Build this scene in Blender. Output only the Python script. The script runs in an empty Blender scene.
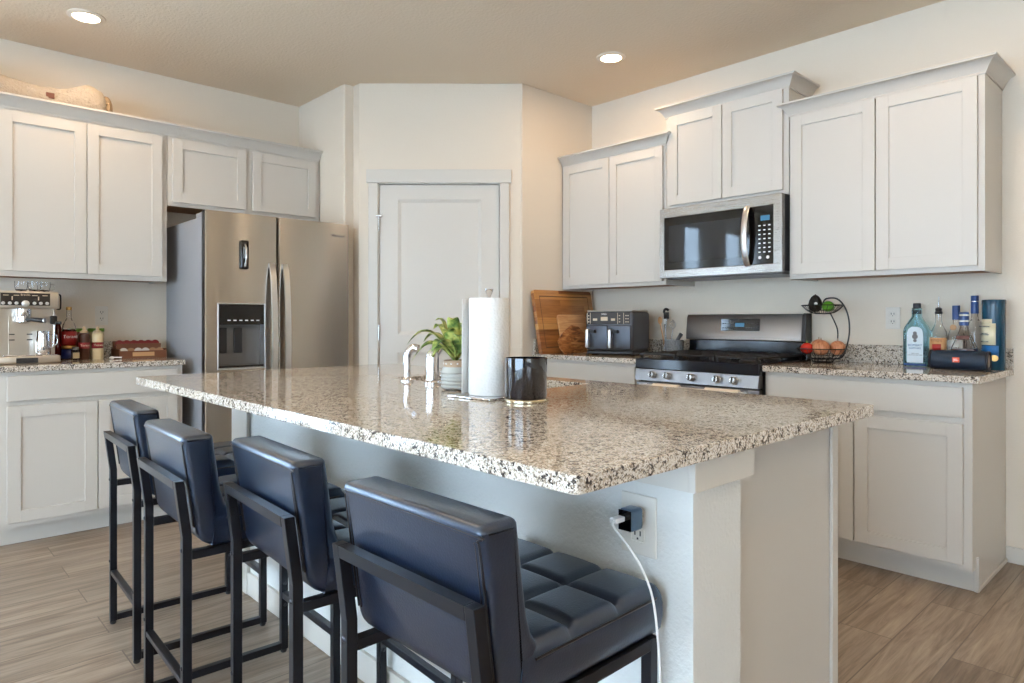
import bpy, bmesh, math, random
from mathutils import Vector, Matrix
random.seed(7)
PI = math.pi
scn = bpy.context.scene
col = scn.collection
# ---------------------------------------------------------------- camera, world, light, exposure
cd = bpy.data.cameras.new('camera'); cam = bpy.data.objects.new('camera', cd); col.objects.link(cam)
cam.location = (4.784, -3.891, 1.145); cam.rotation_euler = (PI/2, 0, math.radians(46.87))
cd.sensor_width = 36; cd.lens = 671/1024*36; cd.shift_y = -21.5/1024; cd.clip_start = .02
scn.camera = cam
scn.view_settings.view_transform = 'Standard'; scn.view_settings.look = 'None'
scn.view_settings.gamma = 1; scn.view_settings.use_curve_mapping = False
scn.view_settings.exposure = -0.12
w = bpy.data.worlds.new('sky'); scn.world = w; w.use_nodes = True
bg = w.node_tree.nodes['Background']; bg.inputs['Color'].default_value = (.70, .85, 1, 1); bg.inputs['Strength'].default_value = 3.5

def area(name, loc, rot, sx, sy, power, color):
    l = bpy.data.lights.new(name, 'AREA'); l.shape = 'RECTANGLE'; l.size = sx; l.size_y = sy
    l.energy = power; l.color = color
    o = bpy.data.objects.new(name, l); o.location = loc; o.rotation_euler = rot; col.objects.link(o); return o
DAY = (.53, .75, 1)
area('daylight_patio_door', (-.22, -5.55, 1.22), (0, -PI/2, 0), 2.35, 2.3, 200, DAY)
area('daylight_back_window', (4.3, -8.25, 1.2), (PI/2, 0, 0), 4.4, 2.4, 345, DAY)
area('added_right_fill', (8.25, -5.2, 1.4), (0, PI/2, 0), 1.8, 2.2, 34, (.85, .92, 1))  # unseen fill light added on the right, shining in through its opening
LAMPS = [(.661, -3.11), (2.209, -.65), (3.95, -1.05), (2.4, -3.3), (4.9, -2.6), (3.4, -5.2), (6.2, -4.6), (1.4, -5.4), (6.0, -1.2)]  # two in view first; the rest are added out of view for soft fill
LAMP_W = 7.4
LAMP_COL = (1, .73, .48)

# ---------------------------------------------------------------- materials
def lin(c):
    out = []
    for v in c:
        v = v/255; out.append(v/12.92 if v <= .04045 else ((v+.055)/1.055)**2.4)
    return tuple(out)+(1,)
class M:
    def __init__(s, name, c=(200, 200, 200), rough=.5, metal=0, **k):
        s.m = bpy.data.materials.new(name); s.m.use_nodes = True; s.t = s.m.node_tree
        s.b = s.t.nodes['Principled BSDF']
        s.b.inputs['Base Color'].default_value = lin(c); s.b.inputs['Roughness'].default_value = rough
        s.b.inputs['Metallic'].default_value = metal
        for n, v in k.items(): s.b.inputs[n.replace('_', ' ')].default_value = v
    def n(s, typ, **k):
        nd = s.t.nodes.new(typ)
        for a, v in k.items():
            if a in nd.inputs.keys(): nd.inputs[a].default_value = v
            else: setattr(nd, a, v)
        return nd
    def l(s, a, b): s.t.links.new(a, b)
    def coords(s, scale=(1, 1, 1), rot=(0, 0, 0), kind='Object'):
        tc = s.n('ShaderNodeTexCoord'); mp = s.n('ShaderNodeMapping')
        mp.inputs['Scale'].default_value = scale; mp.inputs['Rotation'].default_value = rot
        s.l(tc.outputs[kind], mp.inputs['Vector']); return mp.outputs['Vector']
    def ramp(s, fac, stops, interp='LINEAR'):
        r = s.n('ShaderNodeValToRGB'); r.color_ramp.interpolation = interp
        e = r.color_ramp.elements
        while len(e) > 1: e.remove(e[-1])
        e[0].position = stops[0][0]; e[0].color = lin(stops[0][1])
        for p, c in stops[1:]:
            x = e.new(p); x.color = lin(c)
        s.l(fac, r.inputs['Fac']); return r.outputs['Color']
    def bump(s, h, strength=.2, dist=.01):
        b = s.n('ShaderNodeBump'); b.inputs['Strength'].default_value = strength; b.inputs['Distance'].default_value = dist
        s.l(h, b.inputs['Height']); s.l(b.outputs['Normal'], s.b.inputs['Normal'])
    def noise(s, vec, scale, detail=3, rough=.5):
        nz = s.n('ShaderNodeTexNoise'); nz.inputs['Scale'].default_value = scale
        nz.inputs['Detail'].default_value = detail; nz.inputs['Roughness'].default_value = rough
        s.l(vec, nz.inputs['Vector']); return nz
    def mix(s, fac, a, b, blend='MIX'):
        x = s.n('ShaderNodeMix'); x.data_type = 'RGBA'; x.blend_type = blend
        for i, v in ((0, fac), (6, a), (7, b)):
            if hasattr(v, 'node'): s.l(v, x.inputs[i])
            else: x.inputs[i].default_value = v
        return x.outputs[2]

wall_m = M('wall_paint', (220, 207, 189), .85); wall_m.bump(wall_m.noise(wall_m.coords(), 110, 2).outputs['Fac'], .25, .004)
ceil_m = M('ceiling_paint', (228, 210, 186), .9); ceil_m.bump(ceil_m.noise(ceil_m.coords(), 60, 3).outputs['Fac'], .5, .006)
trim_m = M('trim_paint', (206, 199, 188), .45)
cab_m = M('cabinet_paint', (200, 193, 183), .42)
island_m = M('island_paint', (214, 212, 206), .75); island_m.bump(island_m.noise(island_m.coords(), 120, 2).outputs['Fac'], .5, .004)
dark_wood_m = M('bare_cabinet_underside', (150, 110, 75), .6)

def floor_mat():
    m = M('plank_floor', (150, 130, 112), .42)
    v = m.coords((1, 1, 1), (0, 0, PI/2))
    br = m.n('ShaderNodeTexBrick'); br.offset = .37; br.offset_frequency = 2
    for a, b in (('Scale', 1), ('Mortar Size', .0022), ('Brick Width', 1.25), ('Row Height', .18), ('Bias', 0.)): br.inputs[a].default_value = b
    br.inputs['Color1'].default_value = (0, 0, 0, 1); br.inputs['Color2'].default_value = (1, 1, 1, 1); br.inputs['Mortar'].default_value = (.5, .5, .5, 1)
    m.l(v, br.inputs['Vector'])
    # offset the grain per plank
    add = m.n('ShaderNodeVectorMath'); add.operation = 'MULTIPLY_ADD'
    m.l(br.outputs['Color'], add.inputs[0]); add.inputs[1].default_value = (7, 3, 5); m.l(v, add.inputs[2])
    mp = m.n('ShaderNodeMapping'); mp.inputs['Scale'].default_value = (.8, 11, 1); m.l(add.outputs[0], mp.inputs['Vector'])
    nz = m.noise(mp.outputs['Vector'], 2.4, 8, .66); nz.inputs['Distortion'].default_value = .9
    grain = m.ramp(nz.outputs['Fac'], [(.25, (102, 86, 72)), (.42, (138, 120, 104)), (.55, (166, 148, 130)), (.75, (192, 174, 154))])
    mp2 = m.n('ShaderNodeMapping'); mp2.inputs['Scale'].default_value = (3, 60, 1); m.l(add.outputs[0], mp2.inputs['Vector'])
    fine = m.noise(mp2.outputs['Vector'], 3, 3)
    c = m.mix(.16, grain, m.ramp(fine.outputs['Fac'], [(.3, (70, 58, 48)), (.7, (180, 160, 140))]))
    tone = m.ramp(br.outputs['Color'], [(0, (222, 222, 222)), (1, (250, 250, 250))])
    c = m.mix(1, c, tone, 'MULTIPLY')
    c = m.mix(br.outputs['Fac'], c, lin((108, 94, 82)))
    m.l(c, m.b.inputs['Base Color'])
    m.bump(fine.outputs['Fac'], .12, .002)
    return m
floor_m = floor_mat()

def granite():
    m = M('granite', (200, 195, 188), .07); m.b.inputs['IOR'].default_value = 1.55
    v = m.coords()
    nz = m.noise(v, 140, 2); 
    dv = m.n('ShaderNodeVectorMath'); dv.operation = 'MULTIPLY_ADD'; m.l(nz.outputs['Color'], dv.inputs[0])
    dv.inputs[1].default_value = (.007, .007, .007); m.l(v, dv.inputs[2])
    vo = m.n('ShaderNodeTexVoronoi'); vo.inputs['Scale'].default_value = 230; m.l(dv.outputs[0], vo.inputs['Vector'])
    sep = m.n('ShaderNodeSeparateColor'); m.l(vo.outputs['Color'], sep.inputs[0])
    big = m.noise(v, 60, 3, .6)
    mx = m.n('ShaderNodeMath'); mx.operation = 'MULTIPLY_ADD'; m.l(big.outputs['Fac'], mx.inputs[0]); mx.inputs[1].default_value = 1.5
    ad = m.n('ShaderNodeMath'); ad.operation = 'MULTIPLY'; m.l(sep.outputs[0], ad.inputs[0]); ad.inputs[1].default_value = .62
    m.l(ad.outputs[0], mx.inputs[2])
    c = m.ramp(mx.outputs[0], [(0, (58, 52, 50)), (.72, (92, 84, 78)), (.82, (140, 126, 112)), (.90, (172, 154, 134)), (1.0, (206, 194, 178))], 'CONSTANT')
    vo2 = m.n('ShaderNodeTexVoronoi'); vo2.inputs['Scale'].default_value = 400; m.l(dv.outputs[0], vo2.inputs['Vector'])
    s2 = m.n('ShaderNodeSeparateColor'); m.l(vo2.outputs['Color'], s2.inputs[0])
    c2 = m.ramp(s2.outputs[1], [(0, (132, 118, 104)), (.14, (186, 170, 150)), (.36, (214, 204, 190)), (.8, (226, 218, 208))], 'CONSTANT')
    fac = m.n('ShaderNodeMath'); fac.operation = 'GREATER_THAN'; m.l(mx.outputs[0], fac.inputs[0]); fac.inputs[1].default_value = .93
    m.l(m.mix(fac.outputs[0], c, c2), m.b.inputs['Base Color'])
    return m
gran_m = granite()

def steel(name, c=(178, 174, 170), rough=.28, stretch=(1, 1, 90), aniso=0):
    m = M(name, c, rough, 1.0)
    nz = m.noise(m.coords(stretch), 12, 3)
    mr = m.n('ShaderNodeMapRange'); mr.inputs['To Min'].default_value = rough-.05; mr.inputs['To Max'].default_value = rough+.07
    m.l(nz.outputs['Fac'], mr.inputs['Value'])
    if not aniso: m.l(mr.outputs['Result'], m.b.inputs['Roughness'])
    if aniso:
        m.b.inputs['Anisotropic'].default_value = aniso
        tg = m.n('ShaderNodeCombineXYZ'); tg.inputs[2].default_value = 1; m.l(tg.outputs[0], m.b.inputs['Tangent'])
    return m
fridge_m = steel('brushed_fridge_steel', (186, 180, 172), .26, (1, 1, 90), .85)
steel_m = steel('brushed_steel', (190, 188, 186), .26)
steel_l = steel('satin_steel_bright', (214, 214, 214), .3)
chrome_m = M('chrome', (225, 225, 228), .06, 1)
gray_side = M('gray_fridge_side', (150, 150, 152), .5)
dark_plastic = M('dark_plastic', (28, 28, 30), .4)
black_gloss = M('black_gloss', (8, 8, 10), .06)
black_m = M('black_metal', (16, 17, 20), .38, .0)
stool_metal = M('stool_metal', (38, 40, 46), .33, .6)
enamel = M('dark_enamel', (22, 26, 34), .12)
iron = M('cast_iron', (30, 28, 28), .6)
leather = M('black_leather', (21, 28, 43), .34)
leather.b.inputs['Coat Weight'].default_value = 1; leather.b.inputs['Coat Roughness'].default_value = .26; leather.b.inputs['Coat Tint'].default_value = (.7, .84, 1, 1); leather.b.inputs['Specular Tint'].default_value = (.75, .88, 1, 1); leather.bump(leather.noise(leather.coords(), 260, 3).outputs['Fac'], .25, .002)
leather.b.inputs['Specular IOR Level'].default_value = .7
bolt_m = M('dark_bolt_steel', (70, 70, 74), .3, .9)
piping_m = M('leather_piping', (12, 14, 20), .4)
white_m = M('white_plastic', (235, 233, 230), .4)
ring_m = M('lamp_trim', (236, 222, 204), .5)
outlet_m = M('outlet_plastic', (216, 209, 198), .4)
paper_m = M('paper_towel', (222, 220, 216), .9)
vo = paper_m.n('ShaderNodeTexVoronoi'); vo.inputs['Scale'].default_value = 130; paper_m.l(paper_m.coords(), vo.inputs['Vector']); paper_m.bump(vo.outputs['Distance'], .35, .003)
def glass(name, c=(255, 255, 255), rough=.02, ior=1.45):
    m = M(name, c, rough); m.b.inputs['Transmission Weight'].default_value = 1; m.b.inputs['IOR'].default_value = ior; return m
glass_m = glass('clear_glass', (255, 255, 255), .02, 1.3); blue_glass = glass('sky_blue_glass', (165, 222, 238), .02, 1.3); amber = glass('amber_liquid', (120, 50, 20))
win_glass = glass('window_glass', (255, 255, 255), 0, 1.0)
navy = M('navy_fabric', (12, 36, 56), .55); navy.bump(navy.noise(navy.coords(), 400, 2).outputs['Fac'], .5, .002)
teal = M('teal_tube', (12, 62, 84), .25); orange = M('orange_badge', (226, 88, 48), .4)
label_w = M('white_label', (226, 224, 216), .5); label_c = M('cream_label', (226, 214, 180), .5); label_b = M('bright_blue_label', (20, 100, 160), .4)
label_t = M('tan_label', (196, 150, 104), .5); label_r = M('red_label', (150, 22, 20), .4); gold = M('gold_foil', (190, 150, 90), .3, 1)
blue_cap = M('blue_cap', (32, 66, 124), .3); brown_m = M('brown_paint', (96, 48, 30), .5); rust = M('copper_text', (120, 60, 40), .4)
jar_m = M('navy_ceramic_glaze', (6, 9, 20), .05); jar_m.b.inputs['Coat Weight'].default_value = 1
brass = M('pale_brass', (214, 204, 176), .2, 1); leafm = M('leaf_green', (104, 150, 58), .45)
nzl = leafm.noise(leafm.coords(), 30, 3); leafm.l(leafm.ramp(nzl.outputs['Fac'], [(.38, (70, 104, 48)), (.5, (130, 150, 72)), (.6, (196, 196, 112))]), leafm.b.inputs['Base Color'])
vase_m = glass('vase_glass', (232, 234, 228), .12); vase_m.b.inputs['Transmission Weight'].default_value = .45
tan_m = M('tan_collar', (176, 150, 124), .7)
def wood(name, stops, sc=(1, 12, 1), scale=4):
    m = M(name, (150, 90, 45), .45); nz = m.noise(m.coords(sc), scale, 5, .6); nz.inputs['Distortion'].default_value = 1.0
    m.l(m.ramp(nz.outputs['Fac'], stops), m.b.inputs['Base Color']); return m
wood_light = wood('maple_wood', [(.3, (176, 122, 72)), (.5, (204, 154, 104)), (.7, (220, 176, 126))], (1, 14, 3))
wood_leaf = wood('olive_wood', [(.36, (104, 58, 26)), (.5, (164, 102, 54)), (.62, (200, 144, 90))], (5, 22, 3), 2)
wood_edge = M('walnut_edge', (84, 50, 28), .5)
def acacia():
    m = M('acacia_strips', (150, 90, 45), .4); v = m.coords()
    br = m.n('ShaderNodeTexBrick'); br.inputs['Scale'].default_value = 1; br.inputs['Brick Width'].default_value = .5; br.inputs['Row Height'].default_value = .042; br.inputs['Mortar Size'].default_value = .0008
    br.inputs['Color1'].default_value = (0, 0, 0, 1); br.inputs['Color2'].default_value = (1, 1, 1, 1); br.inputs['Mortar'].default_value = (.2, .2, .2, 1)
    m.l(v, br.inputs['Vector'])
    ad = m.n('ShaderNodeVectorMath'); ad.operation = 'MULTIPLY_ADD'; m.l(br.outputs['Color'], ad.inputs[0]); ad.inputs[1].default_value = (3, 5, 7); m.l(v, ad.inputs[2])
    mp = m.n('ShaderNodeMapping'); mp.inputs['Scale'].default_value = (2, 22, 2); m.l(ad.outputs[0], mp.inputs['Vector'])
    nz = m.noise(mp.outputs['Vector'], 3, 4)
    a = m.ramp(br.outputs['Color'], [(0, (90, 44, 18)), (.25, (130, 72, 32)), (.5, (196, 138, 76)), (.75, (150, 88, 40)), (1, (214, 164, 100))])
    b = m.ramp(nz.outputs['Fac'], [(.3, (90, 48, 22)), (.6, (206, 150, 90))])
    m.l(m.mix(.22, a, b), m.b.inputs['Base Color']); return m
acacia_m = acacia()
plush = M('beige_plush', (182, 166, 146), .95); plush.b.inputs['Sheen Weight'].default_value = .2
plush.bump(plush.noise(plush.coords(), 60, 5, .7).outputs['Fac'], 1, .02)
onion = M('onion_skin', (196, 112, 62), .4); nzo = onion.noise(onion.coords((8, 8, 1)), 14, 3); onion.l(onion.ramp(nzo.outputs['Fac'], [(.3, (168, 98, 62)), (.6, (206, 142, 102))]), onion.b.inputs['Base Color'])
tomato = M('tomato_red', (190, 36, 24), .2); avocado = M('avocado_skin', (30, 26, 20), .5); avocado.bump(avocado.noise(avocado.coords(), 90, 3).outputs['Fac'], .8, .01)
lime = M('lime_green', (86, 150, 36), .35); stone = M('gray_speckled_stone', (120, 122, 124), .55)
ns = stone.noise(stone.coords(), 160, 3); stone.l(stone.ramp(ns.outputs['Fac'], [(.35, (70, 72, 74)), (.6, (136, 138, 140))]), stone.b.inputs['Base Color'])
linen = M('cream_linen', (228, 216, 198), .9)
screen = M('display_glass', (10, 14, 22), .05)
lcd = M('lit_display', (40, 90, 120), .3); lcd.b.inputs['Emission Color'].default_value = lin((80, 170, 220)); lcd.b.inputs['Emission Strength'].default_value = .25
lampglow = M('lamp_lens', (255, 250, 240), .4); lampglow.b.inputs['Emission Color'].default_value = lin((255, 236, 205)); lampglow.b.inputs['Emission Strength'].default_value = 14
cham = M('warm_champagne_steel', (206, 196, 184), .32, .85)
green_lid = M('green_lid', (92, 134, 40), .4); choc = M('chocolate_sauce', (74, 40, 28), .3); creamy = M('cream_sauce', (226, 204, 160), .3)
charcoal = M('charcoal_metal', (78, 82, 90), .38, .6); beige_txt = M('beige_print', (214, 196, 170), .5)
white_txt = M('white_print', (230, 230, 230), .5); grey_txt = M('grey_print', (110, 110, 112), .5)

# ---------------------------------------------------------------- mesh builder
class B:
    def __init__(s, mat4=None): s.bm = bmesh.new(); s.m = mat4 or Matrix()
    def _n(s, f, smooth=False):
        b0 = len(s.bm.verts)
        return b0
    def tr(s, vs, m=None):
        mm = s.m if m is None else s.m @ m
        for v in vs: v.co = mm @ v.co
    def box(s, x0, y0, z0, x1, y1, z1, bev=0, seg=2, m=None):
        r = bmesh.ops.create_cube(s.bm, size=1); vs = r['verts']
        for v in vs:
            v.co = Vector(((x0+x1)/2+v.co.x*(x1-x0), (y0+y1)/2+v.co.y*(y1-y0), (z0+z1)/2+v.co.z*(z1-z0)))
        if bev:
            es = list({e for v in vs for e in v.link_edges})
            rr = bmesh.ops.bevel(s.bm, geom=es, offset=bev, segments=seg, profile=.5, affect='EDGES')
            vs = list({v for f in rr['faces'] for v in f.verts} | {v for v in vs if v.is_valid})
        s.tr(vs, m); return s
    def prism(s, pts, a, b, axis='x', bev=0, m=None, seg=2, smooth=False):
        """extrude polygon pts (2D) along an axis from a to b"""
        def P(p, t): return {'x': (t, p[0], p[1]), 'y': (p[0], t, p[1]), 'z': (p[0], p[1], t)}[axis]
        A = [s.bm.verts.new(P(p, a)) for p in pts]; C = [s.bm.verts.new(P(p, b)) for p in pts]
        n = len(pts); fs = [s.bm.faces.new(A), s.bm.faces.new(C[::-1])]
        caps = list(fs)
        for i in range(n): fs.append(s.bm.faces.new([A[i], C[i], C[(i+1) % n], A[(i+1) % n]]))
        bmesh.ops.recalc_face_normals(s.bm, faces=fs)
        vs = A+C
        if bev:
            es = list({e for f in caps for e in f.edges})
            rr = bmesh.ops.bevel(s.bm, geom=es, offset=bev, segments=seg, profile=.5, affect='EDGES')
            vs = list({v for f in rr['faces'] for v in f.verts} | {v for v in vs if v.is_valid})
            vs = list(set(vs) | {v for f in s.bm.faces if any(q in vs for q in f.verts) for v in f.verts}) if len(s.bm.verts) < 400 else vs
        s.tr(vs, m); return s
    def lathe(s, prof, c=(0, 0, 0), seg=28, m=None, sx=1, sy=1):
        rings = []; allv = []
        for r, z in prof:
            if r < 1e-5:
                v = s.bm.verts.new((c[0], c[1], c[2]+z)); rings.append([v]); allv.append(v)
            else:
                ring = [s.bm.verts.new((c[0]+sx*r*math.cos(2*PI*i/seg), c[1]+sy*r*math.sin(2*PI*i/seg), c[2]+z)) for i in range(seg)]
                rings.append(ring); allv += ring
        for a, b in zip(rings, rings[1:]):
            for i in range(seg):
                j = (i+1) % seg
                if len(a) == 1 and len(b) == 1: continue
                if len(a) == 1: s.bm.faces.new([a[0], b[i], b[j]])
                elif len(b) == 1: s.bm.faces.new([a[j], a[i], b[0]])
                else: s.bm.faces.new([a[i], b[i], b[j], a[j]])
        if len(rings[0]) > 1: s.bm.faces.new(rings[0])
        if len(rings[-1]) > 1: s.bm.faces.new(rings[-1][::-1])
        s.tr(allv, m); return s
    def tube(s, pts, r, seg=10, m=None, closed=False, rfn=None, flat=1.0):
        pts = [Vector(p) for p in pts]; rings = []; allv = []; n = len(pts)
        up = None
        for i, p in enumerate(pts):
            if closed: d = pts[(i+1) % n]-pts[i-1]
            else: d = pts[min(i+1, n-1)]-pts[max(i-1, 0)]
            d.normalize()
            if up is None: up = Vector((0, 0, 1)) if abs(d.z) < .9 else Vector((1, 0, 0))
            a = d.cross(up).normalized(); b = a.cross(d).normalized(); up = b
            rr = rfn(i/(n-1)) if rfn else r
            ring = [s.bm.verts.new(p+rr*(math.cos(2*PI*k/seg)*a+flat*math.sin(2*PI*k/seg)*b)) for k in range(seg)]
            rings.append(ring); allv += ring
        rng = range(n) if closed else range(n-1)
        for i in rng:
            a, b = rings[i], rings[(i+1) % n]
            for k in range(seg):
                j = (k+1) % seg; s.bm.faces.new([a[k], b[k], b[j], a[j]])
        if not closed: s.bm.faces.new(rings[0]); s.bm.faces.new(rings[-1][::-1])
        s.tr(allv, m); return s
    def bar(s, p, q, t, m=None, tw=None):
        """square tube between two points"""
        p, q = Vector(p), Vector(q); d = (q-p); L = d.length; rot = d.to_track_quat('Z', 'Y').to_matrix().to_4x4()
        return s.box(-t/2, -(tw or t)/2, 0, t/2, (tw or t)/2, L, min(t, tw or t)*.12, 2, (m or Matrix()) @ Matrix.Translation(p) @ rot)
    def ell(s, c, rx, ry, rz, m=None, seg=20):
        r = bmesh.ops.create_uvsphere(s.bm, u_segments=seg, v_segments=seg*2//3, radius=1)
        for v in r['verts']: v.co = Vector((c[0]+v.co.x*rx, c[1]+v.co.y*ry, c[2]+v.co.z*rz))
        s.tr(r['verts'], m); return s
    def grid(s, fn, nu, nv, m=None):
        g = [[s.bm.verts.new(fn(i/nu, j/nv)) for j in range(nv+1)] for i in range(nu+1)]
        for i in range(nu):
            for j in range(nv): s.bm.faces.new([g[i][j], g[i+1][j], g[i+1][j+1], g[i][j+1]])
        s.tr([v for r in g for v in r], m); return s
    def build(s, name, mat, parent=None, smooth=False, label=None):
        bmesh.ops.recalc_face_normals(s.bm, faces=s.bm.faces)
        me = bpy.data.meshes.new(name)
        s.bm.to_mesh(me); s.bm.free()
        me.materials.append(mat.m if isinstance(mat, M) else mat)
        o = bpy.data.objects.new(name, me); col.objects.link(o)
        if parent:
            o.parent = parent
        if smooth:
            for p in me.polygons: p.use_smooth = True
            try: me.set_sharp_from_angle(angle=math.radians(smooth if smooth > 1 else 40))
            except Exception: pass
        if label: o['label'] = label
        return o
def thing(name, label, cat, loc=(0, 0, 0), rz=0, group=None):
    o = bpy.data.objects.new(name, None); o.empty_display_size = .1; col.objects.link(o)
    o.location = loc; o.rotation_euler = (0, 0, rz); o['label'] = label; o['category'] = cat
    if group: o['group'] = group
    return o
def tag(o, label, cat, group=None, kind=None):
    o['label'] = label; o['category'] = cat
    if group: o['group'] = group
    if kind: o['kind'] = kind
    return o
def struct(o): o['kind'] = 'structure'; return o
def dup(o, parent=None):
    c = o.copy(); col.objects.link(c)
    if parent: c.parent = parent
    for ch in list(o.children): dup(ch, c)
    return c
def T(x, y, z, rz=0): return Matrix.Translation((x, y, z)) @ Matrix.Rotation(rz, 4, 'Z')
def text(name, s, size, m4, mat, parent, ext=.0004, align='CENTER'):
    c = bpy.data.curves.new(name, 'FONT'); c.body = s; c.size = size; c.extrude = ext; c.align_x = align; c.align_y = 'CENTER'
    o = bpy.data.objects.new(name, c); col.objects.link(o)
    bpy.context.view_layer.update()
    me = bpy.data.meshes.new_from_object(o.evaluated_get(bpy.context.evaluated_depsgraph_get()))
    bpy.data.objects.remove(o); me.transform(m4); me.materials.clear(); me.materials.append(mat.m)
    r = bpy.data.objects.new(name, me); col.objects.link(r); r.parent = parent; return r
# text planes: facing -y (range wall) and facing +x (left wall)
FY = Matrix.Rotation(PI/2, 4, 'X')
FX = Matrix.Rotation(PI/2, 4, 'Z') @ Matrix.Rotation(PI/2, 4, 'X')
# local wall frames: u along the wall, v out of the wall
MR = Matrix(((1, 0, 0, 0), (0, -1, 0, 0), (0, 0, 1, 0), (0, 0, 0, 1)))
ML = Matrix(((0, 1, 0, 0), (1, 0, 0, 0), (0, 0, 1, 0), (0, 0, 0, 1)))

# ---------------------------------------------------------------- room
CH = 2.75; XR = 8.0; YB = -8.0
struct(B().box(-.3, YB-.3, -.1, XR+.3, .3, 0).build('floor', floor_m))
struct(B().box(-.3, YB-.3, CH, XR+.3, .3, CH+.1).build('ceiling', ceil_m))
struct(B().box(-.15, 0, 0, XR+.15, .15, CH).build('wall_right', wall_m))          # the range wall
def wall_open(axis, a0, a1, c0, c1, ops):
    """wall slab with rectangular openings; ops = (s0, s1, z0, z1) sorted"""
    b = B()
    def bx(s0, s1, z0, z1):
        if s1-s0 < 1e-4 or z1-z0 < 1e-4: return
        if axis == 'y': b.box(a0, s0, z0, a1, s1, z1)
        else: b.box(s0, a0, z0, s1, a1, z1)
    p = c0
    for s0, s1, z0, z1 in ops:
        bx(p, s0, 0, CH); bx(s0, s1, 0, z0); bx(s0, s1, z1, CH); p = s1
    bx(p, c1, 0, CH); return b
struct(wall_open('y', -.15, 0, YB, 0, [(-6.7, -5.5, .02, 2.42), (-5.04, -4.46, .02, 2.42)]).build('wall_left', wall_m))
struct(wall_open('x', YB-.15, YB, -.15, XR+.15, [(2.1, 6.5, .02, 2.42)]).build('wall_back', wall_m))
struct(wall_open('y', XR, XR+.15, YB, 0, [(-6.3, -4.1, .5, 2.3)]).build('wall_far_right', wall_m))  # opening made for the added right fill light
def window(n, axis, a, s0, s1, z0, z1, mull):
    b = B(); g = B(); t = .05
    def bx(q, s_0, s_1, z_0, z_1, d=.03):
        if axis == 'y': q.box(a-d, s_0, z_0, a+d, s_1, z_1)
        else: q.box(s_0, a-d, z_0, s_1, a+d, z_1)
    bx(b, s0, s0+t, z0, z1); bx(b, s1-t, s1, z0, z1); bx(b, s0+t, s1-t, z0, z0+t); bx(b, s0+t, s1-t, z1-t, z1)
    for k in range(1, mull):
        c = s0+(s1-s0)*k/mull; bx(b, c-t/2, c+t/2, z0+t, z1-t)
    f = struct(b.build('window_%d' % n, trim_m))
    bx(g, s0+t, s1-t, z0+t, z1-t, .003); g.build('pane', win_glass, f)
window(1, 'y', -.1, -5.04, -4.46, .02, 2.42, 1)
window(4, 'y', -.1, -6.7, -5.5, .02, 2.42, 2)
window(2, 'x', YB-.1, 2.1, 6.5, .02, 2.42, 4)
window(3, 'y', XR+.1, -6.3, -4.1, .5, 2.3, 2)  # unseen window, added to let the right fill light in
# corner pantry walls
A_ = Vector((.754, -1.537)); B_ = Vector((1.512, -.723)); tv = (B_-A_).normalized(); nv = Vector((tv.y, -tv.x)); ang = math.atan2(tv.y, tv.x)
DM = Matrix.Translation((A_.x, A_.y, 0)) @ Matrix(((tv.x, nv.x, 0, 0), (tv.y, nv.y, 0, 0), (0, 0, 1, 0), (0, 0, 0, 1)))   # (s, out, z)
struct(B().prism([(0.001, -1.607), (.672, -1.607), (.68, -1.6), (.68, -1.54), (.65, -1.50), (0.001, -1.50)], 0, CH-.001, 'z').build('wall_fridge_side', wall_m))
struct(B().prism([(.60, -1.537), (.754, -1.537), (.76, -1.44), (.60, -1.44)], 0, CH-.001, 'z').build('wall_pantry_return', wall_m))
struct(B().prism([(1.508, -.735), (1.512, -.723), (1.512, -.001), (1.40, -.001), (1.40, -.74)], 0, CH-.001, 'z').build('wall_pantry_side', wall_m))
L_ = (B_-A_).length
b = B(DM)
b.box(0, -.11, 0, .128, 0, CH-.001); b.box(.963, -.11, 0, L_, 0, CH-.001); b.box(.128, -.11, 2.075, .963, 0, CH-.001)
struct(b.build('wall_pantry', wall_m))
# casing
b = B(DM)
b.box(.066, .001, .0, .130, .017, 2.071, .003); b.box(.955, .001, 0, 1.019, .017, 2.071, .003)
b.box(.052, .001, 2.072, 1.033, .022, 2.163, .003)
b.box(.128, -.10, 0, .138, .0005, 2.07); b.box(.953, -.10, 0, .963, .0005, 2.07); b.box(.138, -.10, 2.067, .953, .0005, 2.075)
struct(b.build('trim_1', trim_m))
# door with two recessed panels
d = B(DM); y0, y1 = -.040, -.006
d.box(.141, y0, .01, .262, y1, 2.062); d.box(.829, y0, .01, .950, y1, 2.062)
for z0, z1 in ((.01, .22), (.93, 1.045), (1.965, 2.062)): d.box(.262, y0, z0, .829, y1, z1)
for z0, z1 in ((.22, .93), (1.045, 1.965)):
    x0, x1 = .262, .829; k = .022; yi = y1-.009
    q = [(x0, z0), (x1, z0), (x1, z1), (x0, z1)]; r = [(x0+k, z0+k), (x1-k, z0+k), (x1-k, z1-k), (x0+k, z1-k)]
    V = [d.bm.verts.new(DM @ Vector((p[0], y1, p[1]))) for p in q]; W = [d.bm.verts.new(DM @ Vector((p[0], yi, p[1]))) for p in r]
    for i in range(4): d.bm.faces.new([V[i], V[(i+1) % 4], W[(i+1) % 4], W[i]])
    d.bm.faces.new(W)
door = struct(d.build('door_1', trim_m))
for hz in (1.80, 1.06, .25):
    B(DM).box(.131, -.004, hz-.045, .1415, .012, hz+.045, .001).lathe([(.0055, -.05), (.0055, .05)], (.136, .012, hz), 12).build('hinge', steel_m, door, 30)
B(DM).box(.118, .012, 1.842, .16, .02, 1.856, .002).build('hinge_pin_stop', steel_m, door)
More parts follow.
